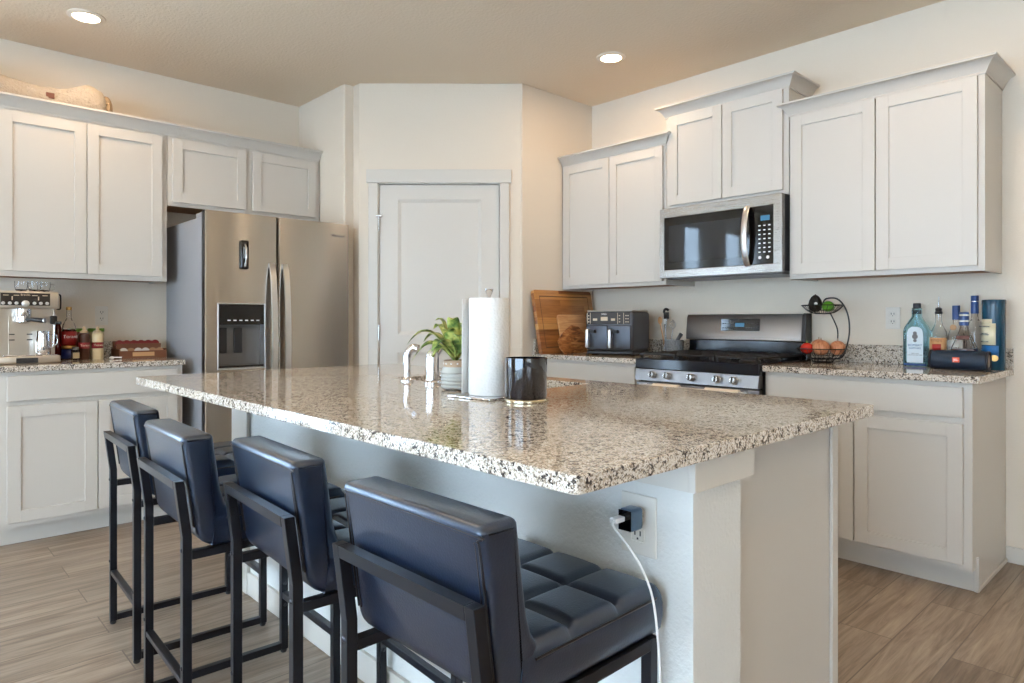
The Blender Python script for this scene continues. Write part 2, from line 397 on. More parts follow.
B(DM).lathe([(.026, 0), (.026, .008), (.012, .012), (.012, .04), (.027, .05), (.027, .062), (.015, .072), (0, .074)], (0, 0, 0), 20, Matrix.Translation((.88, -.006, .95)) @ Matrix.Rotation(-PI/2, 4, 'X')).build('door_knob', steel_m, door, 40)
# baseboards
struct(B().box(4.064, -.014, 0, XR, -.001, .075, .002).build('baseboard_right', trim_m))
struct(B().box(.001, YB, 0, .014, -6.73, .075, .002).box(.001, -5.47, 0, .014, -5.07, .075, .002).box(.001, -4.43, 0, .014, -3.52, .075, .002).build('baseboard_left', trim_m))

# ---------------------------------------------------------------- recessed lights
for i, (x, y) in enumerate(LAMPS):
    lab = ['recessed ceiling downlight above the left wall cabinets', 'recessed ceiling downlight near the pantry corner and range wall',
           'added unseen fill downlight above the right end of the range counter', 'added unseen fill downlight above the seating side of the island',
           'added unseen fill downlight above the near end of the island', 'added unseen fill downlight in the dining area middle',
           'added unseen fill downlight toward the far right wall', 'added unseen fill downlight near the patio door', 'added unseen fill downlight at the far right end of the range wall'][i]
    t = thing('recessed_light', lab, 'ceiling light', (x, y, CH), 0, 'recessed ceiling lights')
    B().lathe([(.060, -.001), (.064, -.010), (.088, -.005), (.090, -.001)], seg=36).build('trim_ring', ring_m, t, 40)
    B().lathe([(0, -.009), (.061, -.009), (.061, -.002), (0, -.002)], seg=36).build('lens', lampglow, t, 40)
    l = bpy.data.lights.new('downlight', 'AREA'); l.shape = 'DISK'; l.size = .13; l.energy = LAMP_W; l.color = LAMP_COL
    lo = bpy.data.objects.new('downlight', l); lo.location = (0, 0, -.014); lo.parent = t; col.objects.link(lo)

# ---------------------------------------------------------------- cabinets
def shaker(F, u0, u1, z0, z1, v, parent, name='door', rail=.057):
    b = B(F); t = .019
    b.box(u0, v, z0, u0+rail, v+t, z1, .0012, 1); b.box(u1-rail, v, z0, u1, v+t, z1, .0012, 1)
    b.box(u0+rail-.0004, v, z0, u1-rail+.0004, v+t, z0+rail, .0006, 1); b.box(u0+rail-.0004, v, z1-rail, u1-rail+.0004, v+t, z1, .0006, 1)
    b.box(u0+rail-.002, v, z0+rail-.002, u1-rail+.002, v+t-.009, z1-rail+.002)
    return b.build(name, cab_m, parent)
def slab(F, u0, u1, z0, z1, v, parent): return B(F).box(u0, v, z0, u1, v+.019, z1, .0015, 1).build('drawer_front', cab_m, parent)
CROWN = [(0, 0), (.006, 0), (.006, .008), (.010, .014), (.018, .030), (.032, .048), (.046, .056), (.052, .058), (.052, .068), (0, .068)]
def crown(F, u0, u1, v, z, v0L, v0R, h=1.0):
    """mitred crown: ends wrap back to depth v0L / v0R (None = square end on a wall)"""
    b = B(F); prof = CROWN; rings = []
    path = []
    if v0L is not None: path.append(('L', u0, v0L))
    path += [('c', u0, v), ('c', u1, v)]
    if v0R is not None: path.append(('R', u1, v0R))
    for k, (kind, u, vv) in enumerate(path):
        ring = []
        for o, dz in prof:
            if kind == 'L': p = (u-o, vv)
            elif kind == 'R': p = (u+o, vv)
            elif u == u0: p = (u-o if v0L is not None else u, vv+o)
            else: p = (u+o if v0R is not None else u, vv+o)
            ring.append(b.bm.verts.new(F @ Vector((p[0], p[1], z+dz*h))))
        rings.append(ring)
    n = len(prof)
    for a, c in zip(rings, rings[1:]):
        for i in range(n): b.bm.faces.new([a[i], c[i], c[(i+1) % n], a[(i+1) % n]])
    b.bm.faces.new(rings[0]); b.bm.faces.new(rings[-1][::-1]); return b

def wall_cab(F, u0, u1, z0, z1, depth, doors, label, zd, crown_args=None, side_gap=0):
    t = thing('wall_cabinet', label, 'cabinet')
    b = B(F).box(u0, .002, z0+.012, u1, depth-.019, z1); b.box(u0, depth-.019, z0, u1, depth, z1)
    b.box(u0, .002, z0, u0+.016, depth-.019, z0+.012); b.box(u1-.016, .002, z0, u1, depth-.019, z0+.012)
    b.build('cabinet_body', cab_m, t)
    B(F).box(u0+.017, .003, z0+.008, u1-.017, depth-.020, z0+.0118).build('underside', dark_wood_m, t, label='bare wood underside')
    for a, c in doors: shaker(F, a, c, zd[0], zd[1], depth+.0015, t)
    if crown_args: crown(F, *crown_args).build('crown_molding', cab_m, t, 30)
    return t
# left wall: tall pair, then the short pair over the fridge, one continuous crown
wall_cab(ML, -3.475, -2.622, 1.38, 2.30, .33, [(-3.445, -3.049), (-3.044, -2.652)], 'white two-door wall cabinet above the espresso machine, left of the fridge', (1.408, 2.262))
wall_cab(ML, -2.618, -1.612, 1.85, 2.30, .33, [(-2.592, -2.142), (-2.096, -1.646)], 'short white two-door cabinet over the refrigerator', (1.872, 2.262))
tag(crown(ML, -3.475, -1.612, .331, 2.277, .002, None).build('crown_molding', cab_m, None, 30), 'long white crown molding along the top of both left wall cabinets', 'molding')
# range wall
wall_cab(MR, 1.515, 2.388, 1.365, 2.245, .33, [(1.54, 1.950), (1.955, 2.372)], 'white two-door wall cabinet between pantry wall and microwave', (1.388, 2.232), (1.5152, 2.388, .331, 2.237, None, .3335))
wall_cab(MR, 2.3925, 3.1665, 1.826, 2.41, .332, [(2.424, 2.778), (2.784, 3.138)], 'raised white two-door cabinet directly above the microwave', (1.85, 2.392), (2.3925, 3.1665, .333, 2.394, .06, .06))
wall_cab(MR, 3.170, 4.047, 1.365, 2.245, .33, [(3.185, 3.600), (3.606, 4.022)], 'white two-door wall cabinet right of the microwave, above the liquor bottles', (1.388, 2.232), (3.170, 4.047, .331, 2.237, .3335, .002))

def base_cab(F, u0, u1, fronts, drawers, label, kick_l=False, kick_r=False):
    t = thing('base_cabinet', label, 'cabinet')
    B(F).box(u0, .002, .102, u1, .61, .883).box(u0, .002, .001, u0+.015, .535, .102).box(u1-.015, .002, .001, u1, .535, .102).build('cabinet_body', cab_m, t)
    k = B(F).box(u0+.0155, .50, .001, u1-.0155, .5345, .1015)
    k.build('toe_kick', cab_m, t)
    for a, c in fronts: shaker(F, a, c, .128, .712, .6115, t)
    for a, c in drawers: slab(F, a, c, .738, .864, .6115, t)
    return t
t = base_cab(ML, -3.475, -2.618, [(-3.442, -3.051), (-3.046, -2.648)], [(-3.442, -2.648)], 'white base cabinet with one wide drawer under the espresso machine')
base_cab(MR, 1.515, 2.388, [(1.54, 1.950), (1.955, 2.37)], [(1.54, 2.37)], 'white base cabinet left of the range, mostly hidden by the island')
t = base_cab(MR, 3.172, 4.062, [(3.192, 3.601), (3.607, 4.032)], [(3.192, 4.032)], 'white base cabinet right of the range, under the bottles')
B(MR).box(4.0625, .003, .001, 4.071, .543, .018, .002).box(4.054, .5352, .001, 4.070, .544, .15, .002).build('end_trim', cab_m, t)

# counters
def counter(F, u0, u1, label, splash=True, sideL=False):
    t = thing('countertop', label, 'countertop')
    B(F).box(u0, .002, .884, u1, .64, .914, .003, 2).build('slab', gran_m, t)
    if splash: B(F).box(u0, .002, .9145, u1, .022, 1.012, .0015, 1).build('backsplash', gran_m, t)
    if sideL: B(F).box(u0, .0225, .9145, u0+.02, .625, 1.012, .0015, 1).build('side_splash', gran_m, t)
    return t
counter(ML, -3.495, -2.61, 'speckled granite countertop under the espresso machine')
counter(MR, 1.514, 2.392, 'speckled granite countertop between pantry wall and range', True, True)
counter(MR, 3.168, 4.093, 'speckled granite countertop right of the range with bottles on it')

# ---------------------------------------------------------------- island
isl = thing('kitchen_island', 'white kitchen island base with half wall, under the large granite top', 'island', (2.95, -2.4, 0))
def il(bld, name, mat, **k):
    bld.m = Matrix.Translation((-2.95, 2.4, 0)) @ bld.m
    return bld
IM = Matrix.Translation((-2.95, 2.4, 0))
B(IM).box(1.84, -2.77, .001, 4.09, -2.59, .883).build('half_wall', island_m, isl)
B(IM).box(1.86, -2.5895, .10, 2.48, -1.955, .883).box(3.22, -2.5895, .10, 4.03, -1.955, .883).box(2.48, -2.5895, .10, 3.22, -1.955, .68).box(2.48, -2.0, .68, 3.22, -1.955, .883).box(1.86, -2.5895, .001, 4.03, -2.03, .10).build('cabinet_body', cab_m, isl)
B(IM).box(4.0305, -1.985, .001, 4.040, -1.9475, .883, .002).build('corner_trim', cab_m, isl)
B(IM).box(4.0905, -2.7855, .82, 4.104, -2.556, .883, .001).box(2.02, -2.7855, .82, 4.0903, -2.7705, .883, .001).build('top_trim', trim_m, isl)
B(IM).box(1.822, -2.7865, .001, 1.985, -2.7706, .883, .001).box(1.822, -2.7704, .001, 1.8395, -2.59, .883, .001).build('end_board', trim_m, isl)
B(IM).box(1.986, -2.784, .001, 4.104, -2.7706, .092, .002).box(4.0905, -2.7704, .001, 4.104, -2.59, .092, .002).build('baseboard', trim_m, isl)
for a, c in ((1.90, 2.42), (2.425, 2.95), (2.96, 3.4), (3.41, 3.98)):
    F = Matrix.Translation((-2.95, 2.4, 0)) @ Matrix.Translation((0, -1.955, 0))
    q = B(F); q.box(a, .001, .13, c, .019, .71, .0015, 1); q.build('door', cab_m, isl)
# top with sink cut-out
top = thing('island_countertop', 'large polished granite island countertop with sink cut-out and seating overhang', 'countertop', (2.93, -2.5, .884))
def slab_hole(x0, y0, x1, y1, hx0, hy0, hx1, hy1, z0, z1):
    b = B(Matrix.Translation((-2.93, 2.5, -.884)))
    xs = [x0, hx0, hx1, x1]; ys = [y0, hy0, hy1, y1]
    g = {}
    for k, z in enumerate((z0, z1)):
        for i in range(4):
            for j in range(4): g[i, j, k] = b.bm.verts.new((xs[i], ys[j], z))
    for i in range(3):
        for j in range(3):
            if i == 1 and j == 1: continue
            b.bm.faces.new([g[i, j, 1], g[i+1, j, 1], g[i+1, j+1, 1], g[i, j+1, 1]])
            b.bm.faces.new([g[i, j, 0], g[i, j+1, 0], g[i+1, j+1, 0], g[i+1, j, 0]])
    for i in range(3):
        for j in (0, 3): b.bm.faces.new([g[i, j, 0], g[i+1, j, 0], g[i+1, j, 1], g[i, j, 1]])
        for j in (0, 3): b.bm.faces.new([g[j, i, 0], g[j, i+1, 0], g[j, i+1, 1], g[j, i, 1]])
    h = [(1, 1), (2, 1), (2, 2), (1, 2)]
    for a, c in zip(h, h[1:]+h[:1]): b.bm.faces.new([g[a[0], a[1], 0], g[c[0], c[1], 0], g[c[0], c[1], 1], g[a[0], a[1], 1]])
    bmesh.ops.recalc_face_normals(b.bm, faces=b.bm.faces)
    # round the four outer vertical corners, then ease the edges
    es = [e for e in b.bm.edges if abs(e.verts[0].co.z-e.verts[1].co.z) > .01 and e.verts[0].co.x in (x0, x1) or (abs(e.verts[0].co.z-e.verts[1].co.z) > .01 and min(abs(e.verts[0].co.x-x0), abs(e.verts[0].co.x-x1)) < 1e-5)]
    es = [e for e in es if min(abs(e.verts[0].co.y-y0), abs(e.verts[0].co.y-y1)) < 1e-5]
    bmesh.ops.bevel(b.bm, geom=es, offset=.014, segments=4, profile=.5, affect='EDGES')
    b.tr(list(b.bm.verts)); return b
sl = slab_hole(1.743, -3.143, 4.125, -1.913, 2.50, -2.40, 3.20, -2.02, .884, .914).build('slab', gran_m, top)
bv = sl.modifiers.new('ease', 'BEVEL'); bv.width = .002; bv.segments = 2; bv.limit_method = 'ANGLE'; bv.angle_limit = math.radians(50)
sk = B(Matrix.Translation((-2.93, 2.5, -.884)))
sk.box(2.50, -2.40, .684, 3.20, -2.02, .690); sk.box(2.488, -2.40, .684, 2.50, -2.02, .8835); sk.box(3.20, -2.40, .684, 3.212, -2.02, .8835)
sk.box(2.488, -2.412, .684, 3.212, -2.40, .8835); sk.box(2.488, -2.02, .684, 3.212, -2.008, .8835)
sk.build('sink_basin', steel_l, top)

# wall plates -----------------------------------------------------
def outlet(F, u, z, label, v=.001, w=.07, h=.115):
    t = thing('wall_outlet', label, 'outlet')
    B(F).box(u-w/2, v, z-h/2, u+w/2, v+.005, z+h/2, .002).build('plate', outlet_m, t)
    for dz in (-.02, .02):
        s = B(F).box(u-.016, v+.005, z+dz-.014, u+.016, v+.0065, z+dz+.014, .003).build('socket', outlet_m, t)
        B(F).box(u-.008, v+.0066, z+dz-.002, u-.005, v+.0069, z+dz+.008).box(u+.005, v+.0066, z+dz-.002, u+.008, v+.0069, z+dz+.008).box(u-.002, v+.0066, z+dz-.010, u+.002, v+.0069, z+dz-.006).build('slots', dark_plastic, s)
    return t
outlet(MR, 3.574, 1.155, 'white wall outlet above the counter behind the fruit basket and gin bottle')
outlet(ML, -2.903, 1.172, 'white wall outlet above the squeeze bottles on the left wall')
ISF = Matrix.Translation((0, -2.77, 0)) @ MR
outlet(ISF, 3.967, .731, 'white outlet plate on the island side with a charger plugged in', .001, .085, .122)
ch = thing('phone_charger', 'dark cube charger plugged into the island outlet', 'charger', (3.975, -2.779, .752))
B().box(-.017, -.05, -.022, .017, -.012, .022, .007, 4).build('housing', M('charger_shell', (70, 92, 112), .3), ch, 40)
B().box(-.015, -.0525, -.020, .015, -.0502, .020, .001).build('face', black_gloss, ch)
B().box(-.007, -.0125, -.002, -.005, .0035, .006).box(.005, -.0125, -.002, .007, .0035, .006).build('prongs', steel_m, ch)
cb = thing('charging_cable', 'white charging cable hanging from the cube charger past the nearest stool seat', 'cable', (3.97, -2.84, .75))
def bez(P, n=12):
    P = [Vector(p) for p in P]; out = []
    for i in range(len(P)-1):
        p0 = P[max(i-1, 0)]; p1 = P[i]; p2 = P[i+1]; p3 = P[min(i+2, len(P)-1)]
        for k in range(n):
            t_ = k/n; out.append(.5*((2*p1)+(-p0+p2)*t_+(2*p0-5*p1+4*p2-p3)*t_**2+(-p0+3*p1-3*p2+p3)*t_**3))
    out.append(P[-1]); return out
CM = Matrix.Translation((-3.97, 2.84, -.75))
B(CM).tube(bez([(3.97, -2.853, .757), (3.985, -2.878, .752), (4.03, -2.888, .725), (4.05, -2.878, .69), (4.068, -2.872, .645), (4.072, -2.862, .58), (4.074, -2.855, .47), (4.075, -2.86, .25), (4.08, -2.88, .06), (4.13, -2.95, .003), (4.25, -3.0, .003)]), .0022, 8).build('cord', white_m, cb, 60)
B(CM).box(3.962, -2.862, .751, 3.978, -2.8325, .761, .002).build('plug', white_m, cb)

# ---------------------------------------------------------------- refrigerator
fr = thing('refrigerator', 'stainless steel side-by-side refrigerator with water dispenser', 'refrigerator')
B().box(.05, -2.545, .02, .735, -1.64, 1.745, .004).build('case', gray_side, fr, label='painted grey side case')
def fdoor(y0, y1, hole=None):
    # slightly crowned front
    b = B(); n = 10
    x_in, x_f = .742, .797
    def xf(y): 
        k = (y-y0)/(y1-y0)*2-1; return x_f+.006*(1-k*k)-(.008 if abs(k) > .999 else 0)
    ys = sorted(set([y0, y0+.006, y1-.006, y1]+[y0+(y1-y0)*i/n for i in range(1, n)]+([hole[0], hole[1]] if hole else [])))
    zs = [.06, 1.775] if not hole else [.06, hole[2], hole[3], 1.775]
    vs = {}
    for i, y in enumerate(ys):
        for j, z in enumerate(zs): vs[i, j, 1] = b.bm.verts.new((xf(y), y, z)); vs[i, j, 0] = b.bm.verts.new((x_in, y, z))
    for i in range(len(ys)-1):
        for j in range(len(zs)-1):
            inh = hole and hole[0]-1e-6 <= ys[i] and ys[i+1] <= hole[1]+1e-6 and j == 1
            if inh: continue
            b.bm.faces.new([vs[i, j, 1], vs[i+1, j, 1], vs[i+1, j+1, 1], vs[i, j+1, 1]])
            b.bm.faces.new([vs[i, j, 0], vs[i, j+1, 0], vs[i+1, j+1, 0], vs[i+1, j, 0]])
        for j in (0, len(zs)-1): b.bm.faces.new([vs[i, j, 0], vs[i+1, j, 0], vs[i+1, j, 1], vs[i, j, 1]])
    for j in range(len(zs)-1):
        for i in (0, len(ys)-1): b.bm.faces.new([vs[i, j, 0], vs[i, j+1, 0], vs[i, j+1, 1], vs[i, j, 1]])
    return b
dl = fdoor(-2.553, -2.129, (-2.480, -2.212, .862, 1.238)).build('freezer_door', fridge_m, fr, 30)
drr = fdoor(-2.119, -1.636).build('fridge_door', fridge_m, fr, 30)
B().box(.742, -2.5535, .06, .79, -2.5532, 1.775).build('door_edge', dark_plastic, dl)
ds = B().box(.700, -2.480, .862, .7425, -2.212, 1.238); ds.build('dispenser_recess', M('recess_grey', (96, 92, 88), .35), dl)
B().box(.742, -2.486, .856, .806, -2.480, 1.244, .002).box(.742, -2.212, .856, .806, -2.206, 1.244, .002).box(.742, -2.480, 1.238, .806, -2.212, 1.244, .001).box(.742, -2.480, .856, .812, -2.212, .864, .001).build('dispenser_frame', steel_l, dl)
B().box(.7426, -2.479, 1.118, .803, -2.213, 1.237, .002).build('dispenser_panel', black_gloss, dl, label='glossy black control panel')
for k in range(6): B().box(.8031, -2.43+.034*k, 1.140, .8035, -2.412+.034*k, 1.146).build('panel_icon', white_txt, dl)
B().box(.7426, -2.46, .95, .756, -2.415, 1.10, .004).build('dispenser_paddle', dark_plastic, dl)
B().box(.7426, -2.375, .95, .756, -2.325, 1.10, .004).build('dispenser_paddle', dark_plastic, dl)
B().box(.7426, -2.479, .866, .80, -2.213, .878, .002).build('drip_tray', dark_plastic, dl)
for nm, yc, pr in (('left', -2.166, dl), ('right', -2.082, drr)):
    b = B(); pts = []
    for i in range(25):
        k = i/24; z = .56+(1.49-.56)*k; x = .806+.052*math.sin(PI*min(max(k, 0), 1))**.5 if 0 < k < 1 else .803
        pts.append((x, z))
    for (xa, za), (xb, zb) in zip(pts, pts[1:]):
        V = [b.bm.verts.new(p) for p in ((xa, yc-.017, za), (xa, yc+.017, za), (xb, yc+.017, zb), (xb, yc-.017, zb), (xa-.014, yc-.017, za), (xa-.014, yc+.017, za), (xb-.014, yc+.017, zb), (xb-.014, yc-.017, zb))]
        for f in ((0, 1, 2, 3), (4, 7, 6, 5), (0, 3, 7, 4), (1, 5, 6, 2)): b.bm.faces.new([V[q] for q in f])
    bmesh.ops.remove_doubles(b.bm, verts=b.bm.verts, dist=1e-5)
    b.build('handle', steel_l, pr, 40)
B().box(.60, -2.54, 1.7455, .78, -2.46, 1.775, .004).box(.60, -1.72, 1.7455, .735, -1.65, 1.775, .004).build('hinge_cover', gray_side, fr)
text('logo', 'Whirlpool', .022, Matrix.Translation((.8045, -1.72, 1.695)) @ FX, grey_txt, drr, .0003)
B().box(.06, -2.53, .001, .70, -2.50, .02).box(.06, -1.69, .001, .70, -1.66, .02).build('foot', dark_plastic, fr)
mg = thing('magnetic_holder', 'slim black oval magnet stuck on the freezer door above the dispenser', 'magnet', (.8045, -2.335, 1.53))
B().box(-.001, -.024, -.085, .019, .024, .085, .009, 4).build('housing', black_gloss, mg, 40)
B().box(.0192, -.013, -.02, .0215, .013, .045, .001).build('display', M('light_grey_plastic', (120, 122, 126), .4), mg)
B().tube(bez([(.018, .0, .06), (.034, 0, .03), (.036, 0, -.03), (.018, 0, -.068)], 6), .006, 8).build('clip', steel_m, mg, 40)

# ---------------------------------------------------------------- range
rg = thing('gas_range', 'stainless steel freestanding gas range with black grates between the counters', 'range')
B().box(2.402, -.615, .02, 3.158, -.03, .905).build('body', M('range_side_black', (24, 25, 28), .4), rg)
rsteel = steel('range_steel', (150, 151, 154), .34)
B().box(2.398, -.66, .862, 3.162, -.09, .922, .004).build('cooktop', enamel, rg, label='glossy black cooktop')
B().prism([(-.670, .796), (-.657, .860), (-.6155, .860), (-.6155, .796)], 2.400, 3.160, 'x', .001).build('control_panel', rsteel, rg, label='brushed steel knob panel')
kp = thing  # keep name
for x in (2.528, 2.625, 2.778, 2.933, 3.031):
    km = Matrix.Translation((x, -.6655, .830)) @ Matrix.Rotation(PI/2-.17, 4, 'X')
    k = B(km).lathe([(.021, 0), (.021, .006), (.018, .008), (.017, .028), (.015, .031), (0, .031)], seg=24).build('knob', steel_m, rg, 40)
    B(km).box(-.004, -.017, .029, .004, .017, .036, .0015).build('grip', dark_plastic, k)
B().box(2.402, -.655, .20, 3.158, -.616, .786, .004).build('oven_door', rsteel, rg)
B().box(2.50, -.6575, .33, 3.06, -.6552, .62, .001).build('oven_window', black_gloss, rg)
B().tube([(2.46, -.705, .768), (3.10, -.705, .768)], .011, 14).bar((2.47, -.656, .768), (2.47, -.705, .768), .018).bar((3.09, -.656, .768), (3.09, -.705, .768), .018).build('oven_handle', steel_l, rg, 40)
B().box(2.402, -.65, .05, 3.158, -.616, .19, .004).build('storage_drawer', steel_m, rg)
B().box(2.43, -.6, .001, 2.47, -.56, .02).box(3.09, -.6, .001, 3.13, -.56, .02).box(2.43, -.1, .001, 2.47, -.06, .02).box(3.09, -.1, .001, 3.13, -.06, .02).build('foot', dark_plastic, rg)
# backguard
B().box(2.402, -.088, .905, 3.158, -.03, 1.02, .002).build('lower_backguard', enamel, rg, label='glossy dark lower strip')
B().prism([(-.100, 1.026), (-.098, 1.034), (-.082, 1.165), (-.07, 1.18), (-.008, 1.18), (-.008, 1.022), (-.09, 1.022)], 2.382, 3.130, 'x', .001).build('backguard', rsteel, rg, 30, label='brushed steel backguard')
B().prism([(-.099, 1.024), (-.083, 1.168), (-.07, 1.183), (-.006, 1.183), (-.006, 1.02), (-.09, 1.02)], 3.131, 3.152, 'x', .002).build('backguard_end_cap', dark_plastic, rg)
B().box(2.384, -.094, 1.049, 3.129, -.0925, 1.053).box(0, 0, 0, 0, 0, 0).build('backguard_groove', dark_plastic, rg)
dspm = Matrix.Translation((2.755, -.0905, 1.115)) @ Matrix.Rotation(-.12, 4, 'X')
dp = B(dspm).box(-.125, -.004, -.036, .125, 0.004, .036, .001).build('display', screen, rg, label='dark glass clock display')
B(dspm).box(-.03, -.0055, -.012, .03, -.0042, .012).build('clock_digits', lcd, dp)
for k in range(5):
    for s_ in (-1, 1):
        for r in range(2): B(dspm).box(s_*(.045+.016*k)-.004, -.0055, -.02+.026*r, s_*(.045+.016*k)+.004, -.0042, -.014+.026*r).build('touch_key', grey_txt, dp)
# grates and burners
for gx0, gx1 in ((2.415, 2.655), (2.660, 2.900), (2.905, 3.145)):
    g = B(); z = .948
    for y in (-.635, -.50, -.375, -.25, -.115): g.bar((gx0, y, z), (gx1, y, z), .011)
    for x in (gx0+.006, (gx0+gx1)/2-.04, (gx0+gx1)/2+.04, gx1-.006): g.bar((x, -.64, z), (x, -.11, z), .011)
    for x in (gx0+.008, gx1-.008):
        for y in (-.63, -.12): g.box(x-.006, y-.006, .9225, x+.006, y+.006, .944)
    g.build('grate', iron, rg)
for x, y, r in ((2.53, -.50, .045), (2.53, -.24, .035), (2.78, -.37, .05), (3.03, -.50, .045), (3.03, -.24, .035)):
    bb = B().lathe([(r+.012, 0), (r+.008, .008), (r, .010), (r, .016), (0, .016)], (x, y, .9222)).build('burner', dark_plastic, rg, 40)
# towels over the oven handle
for (x0, x1, lab, z_) in ((2.555, 2.725, 'cream dish towel on the left half of the oven handle', .45), (2.885, 3.02, 'cream dish towel on the right half of the oven handle', .47), (3.022, 3.077, 'narrow cream cloth at the right end of the oven handle', .55)):
    b = B()
    def prof(v):
        if v < .45: k = v/.45; return (-.688, z_+.04+(.768-z_-.04)*k)
        if v > .55: k = (v-.55)/.45; return (-.722, .768-(.768-z_)*k)
        a = (v-.45)/.1*PI; return (-.705+.017*math.cos(a), .768+.017*math.sin(a)+.001)
    def fn(u, v):
        y, z = prof(v); wv = .003*math.sin(u*14+x0*9)*(1 if v > .6 else 0)*min(1, (v-.6)*4 if v > .6 else 0)
        return (x0+(x1-x0)*u, y-abs(wv), z)
    b.grid(fn, 16, 40); o = b.build('dish_towel', linen, None, 60)
    md = o.modifiers.new('t', 'SOLIDIFY'); md.thickness = .004; md.offset = 0
    tag(o, lab, 'towel', 'dish towels on the oven')

# ---------------------------------------------------------------- microwave
mw = thing('microwave', 'stainless over-the-range microwave with black glass door', 'microwave')
B().box(2.398, -.375, 1.410, 3.162, -.003, 1.822, .002).build('case', dark_plastic, mw, label='black microwave case')
b = B()
x0, x1, z0, z1, yf, yb = 2.397, 3.165, 1.400, 1.822, -.412, -.376
gx0, gx1, gz0, gz1 = 2.428, 3.118, 1.448, 1.765
b.box(x0, yf, gz1, x1, yb, z1, .003).box(x0, yf, z0, x1, yb, gz0, .003).box(x0, yf, gz0-.003, gx0, yb, gz1+.003, .001).box(gx1, yf, gz0-.003, x1, yb, gz1+.003, .001)
b.build('door_frame', steel('microwave_steel', (158, 153, 147), .27), mw)
B().box(gx0, yf+.004, gz0, 3.008, yb, gz1, .001).build('door_glass', black_gloss, mw, label='black glass door window')
B().box(3.009, yf+.004, gz0, gx1, yb, gz1, .001).build('control_panel', black_gloss, mw, label='black keypad panel')
B().box(gx0+.03, yf+.0028, gz0+.045, 2.93, yf+.0038, gz1-.05, .0003).build('window_screen', M('mesh_screen', (34, 36, 40), .03), mw)
hp = []
for i in range(21): k = i/20; hp.append((2.972, yf-.002-.045*math.sin(PI*k)**.6, gz0-.004+(gz1-gz0+.008)*k))
B().tube(hp, .017, 10, None, False, None, .45).build('handle', steel_l, mw, 40)
B().box(3.045, yf+.0025, 1.685, 3.095, yf+.0038, 1.712).build('clock_display', lcd, mw)
for r in range(7):
    for c in range(3):
        B().box(3.032+.028*c, yf+.0028, 1.655-.024*r, 3.044+.028*c, yf+.0038, 1.661-.024*r).build('key', white_txt, mw)
for c in range(2): B().lathe([(0, 0), (.009, 0), (.009, .001), (0, .001)], (0, 0, 0), 16, Matrix.Translation((3.040+.045*c, yf+.0038, 1.485)) @ Matrix.Rotation(PI/2, 4, 'X')).build('key', white_txt, mw)
text('logo', 'Whirlpool', .018, Matrix.Translation((2.80, yf-.0004, 1.795)) @ FY, grey_txt, mw)
B().box(2.42, -.36, 1.395, 3.14, -.05, 1.4098, .002).build('underside_vent', M('vent_grey', (110, 110, 112), .4), mw)

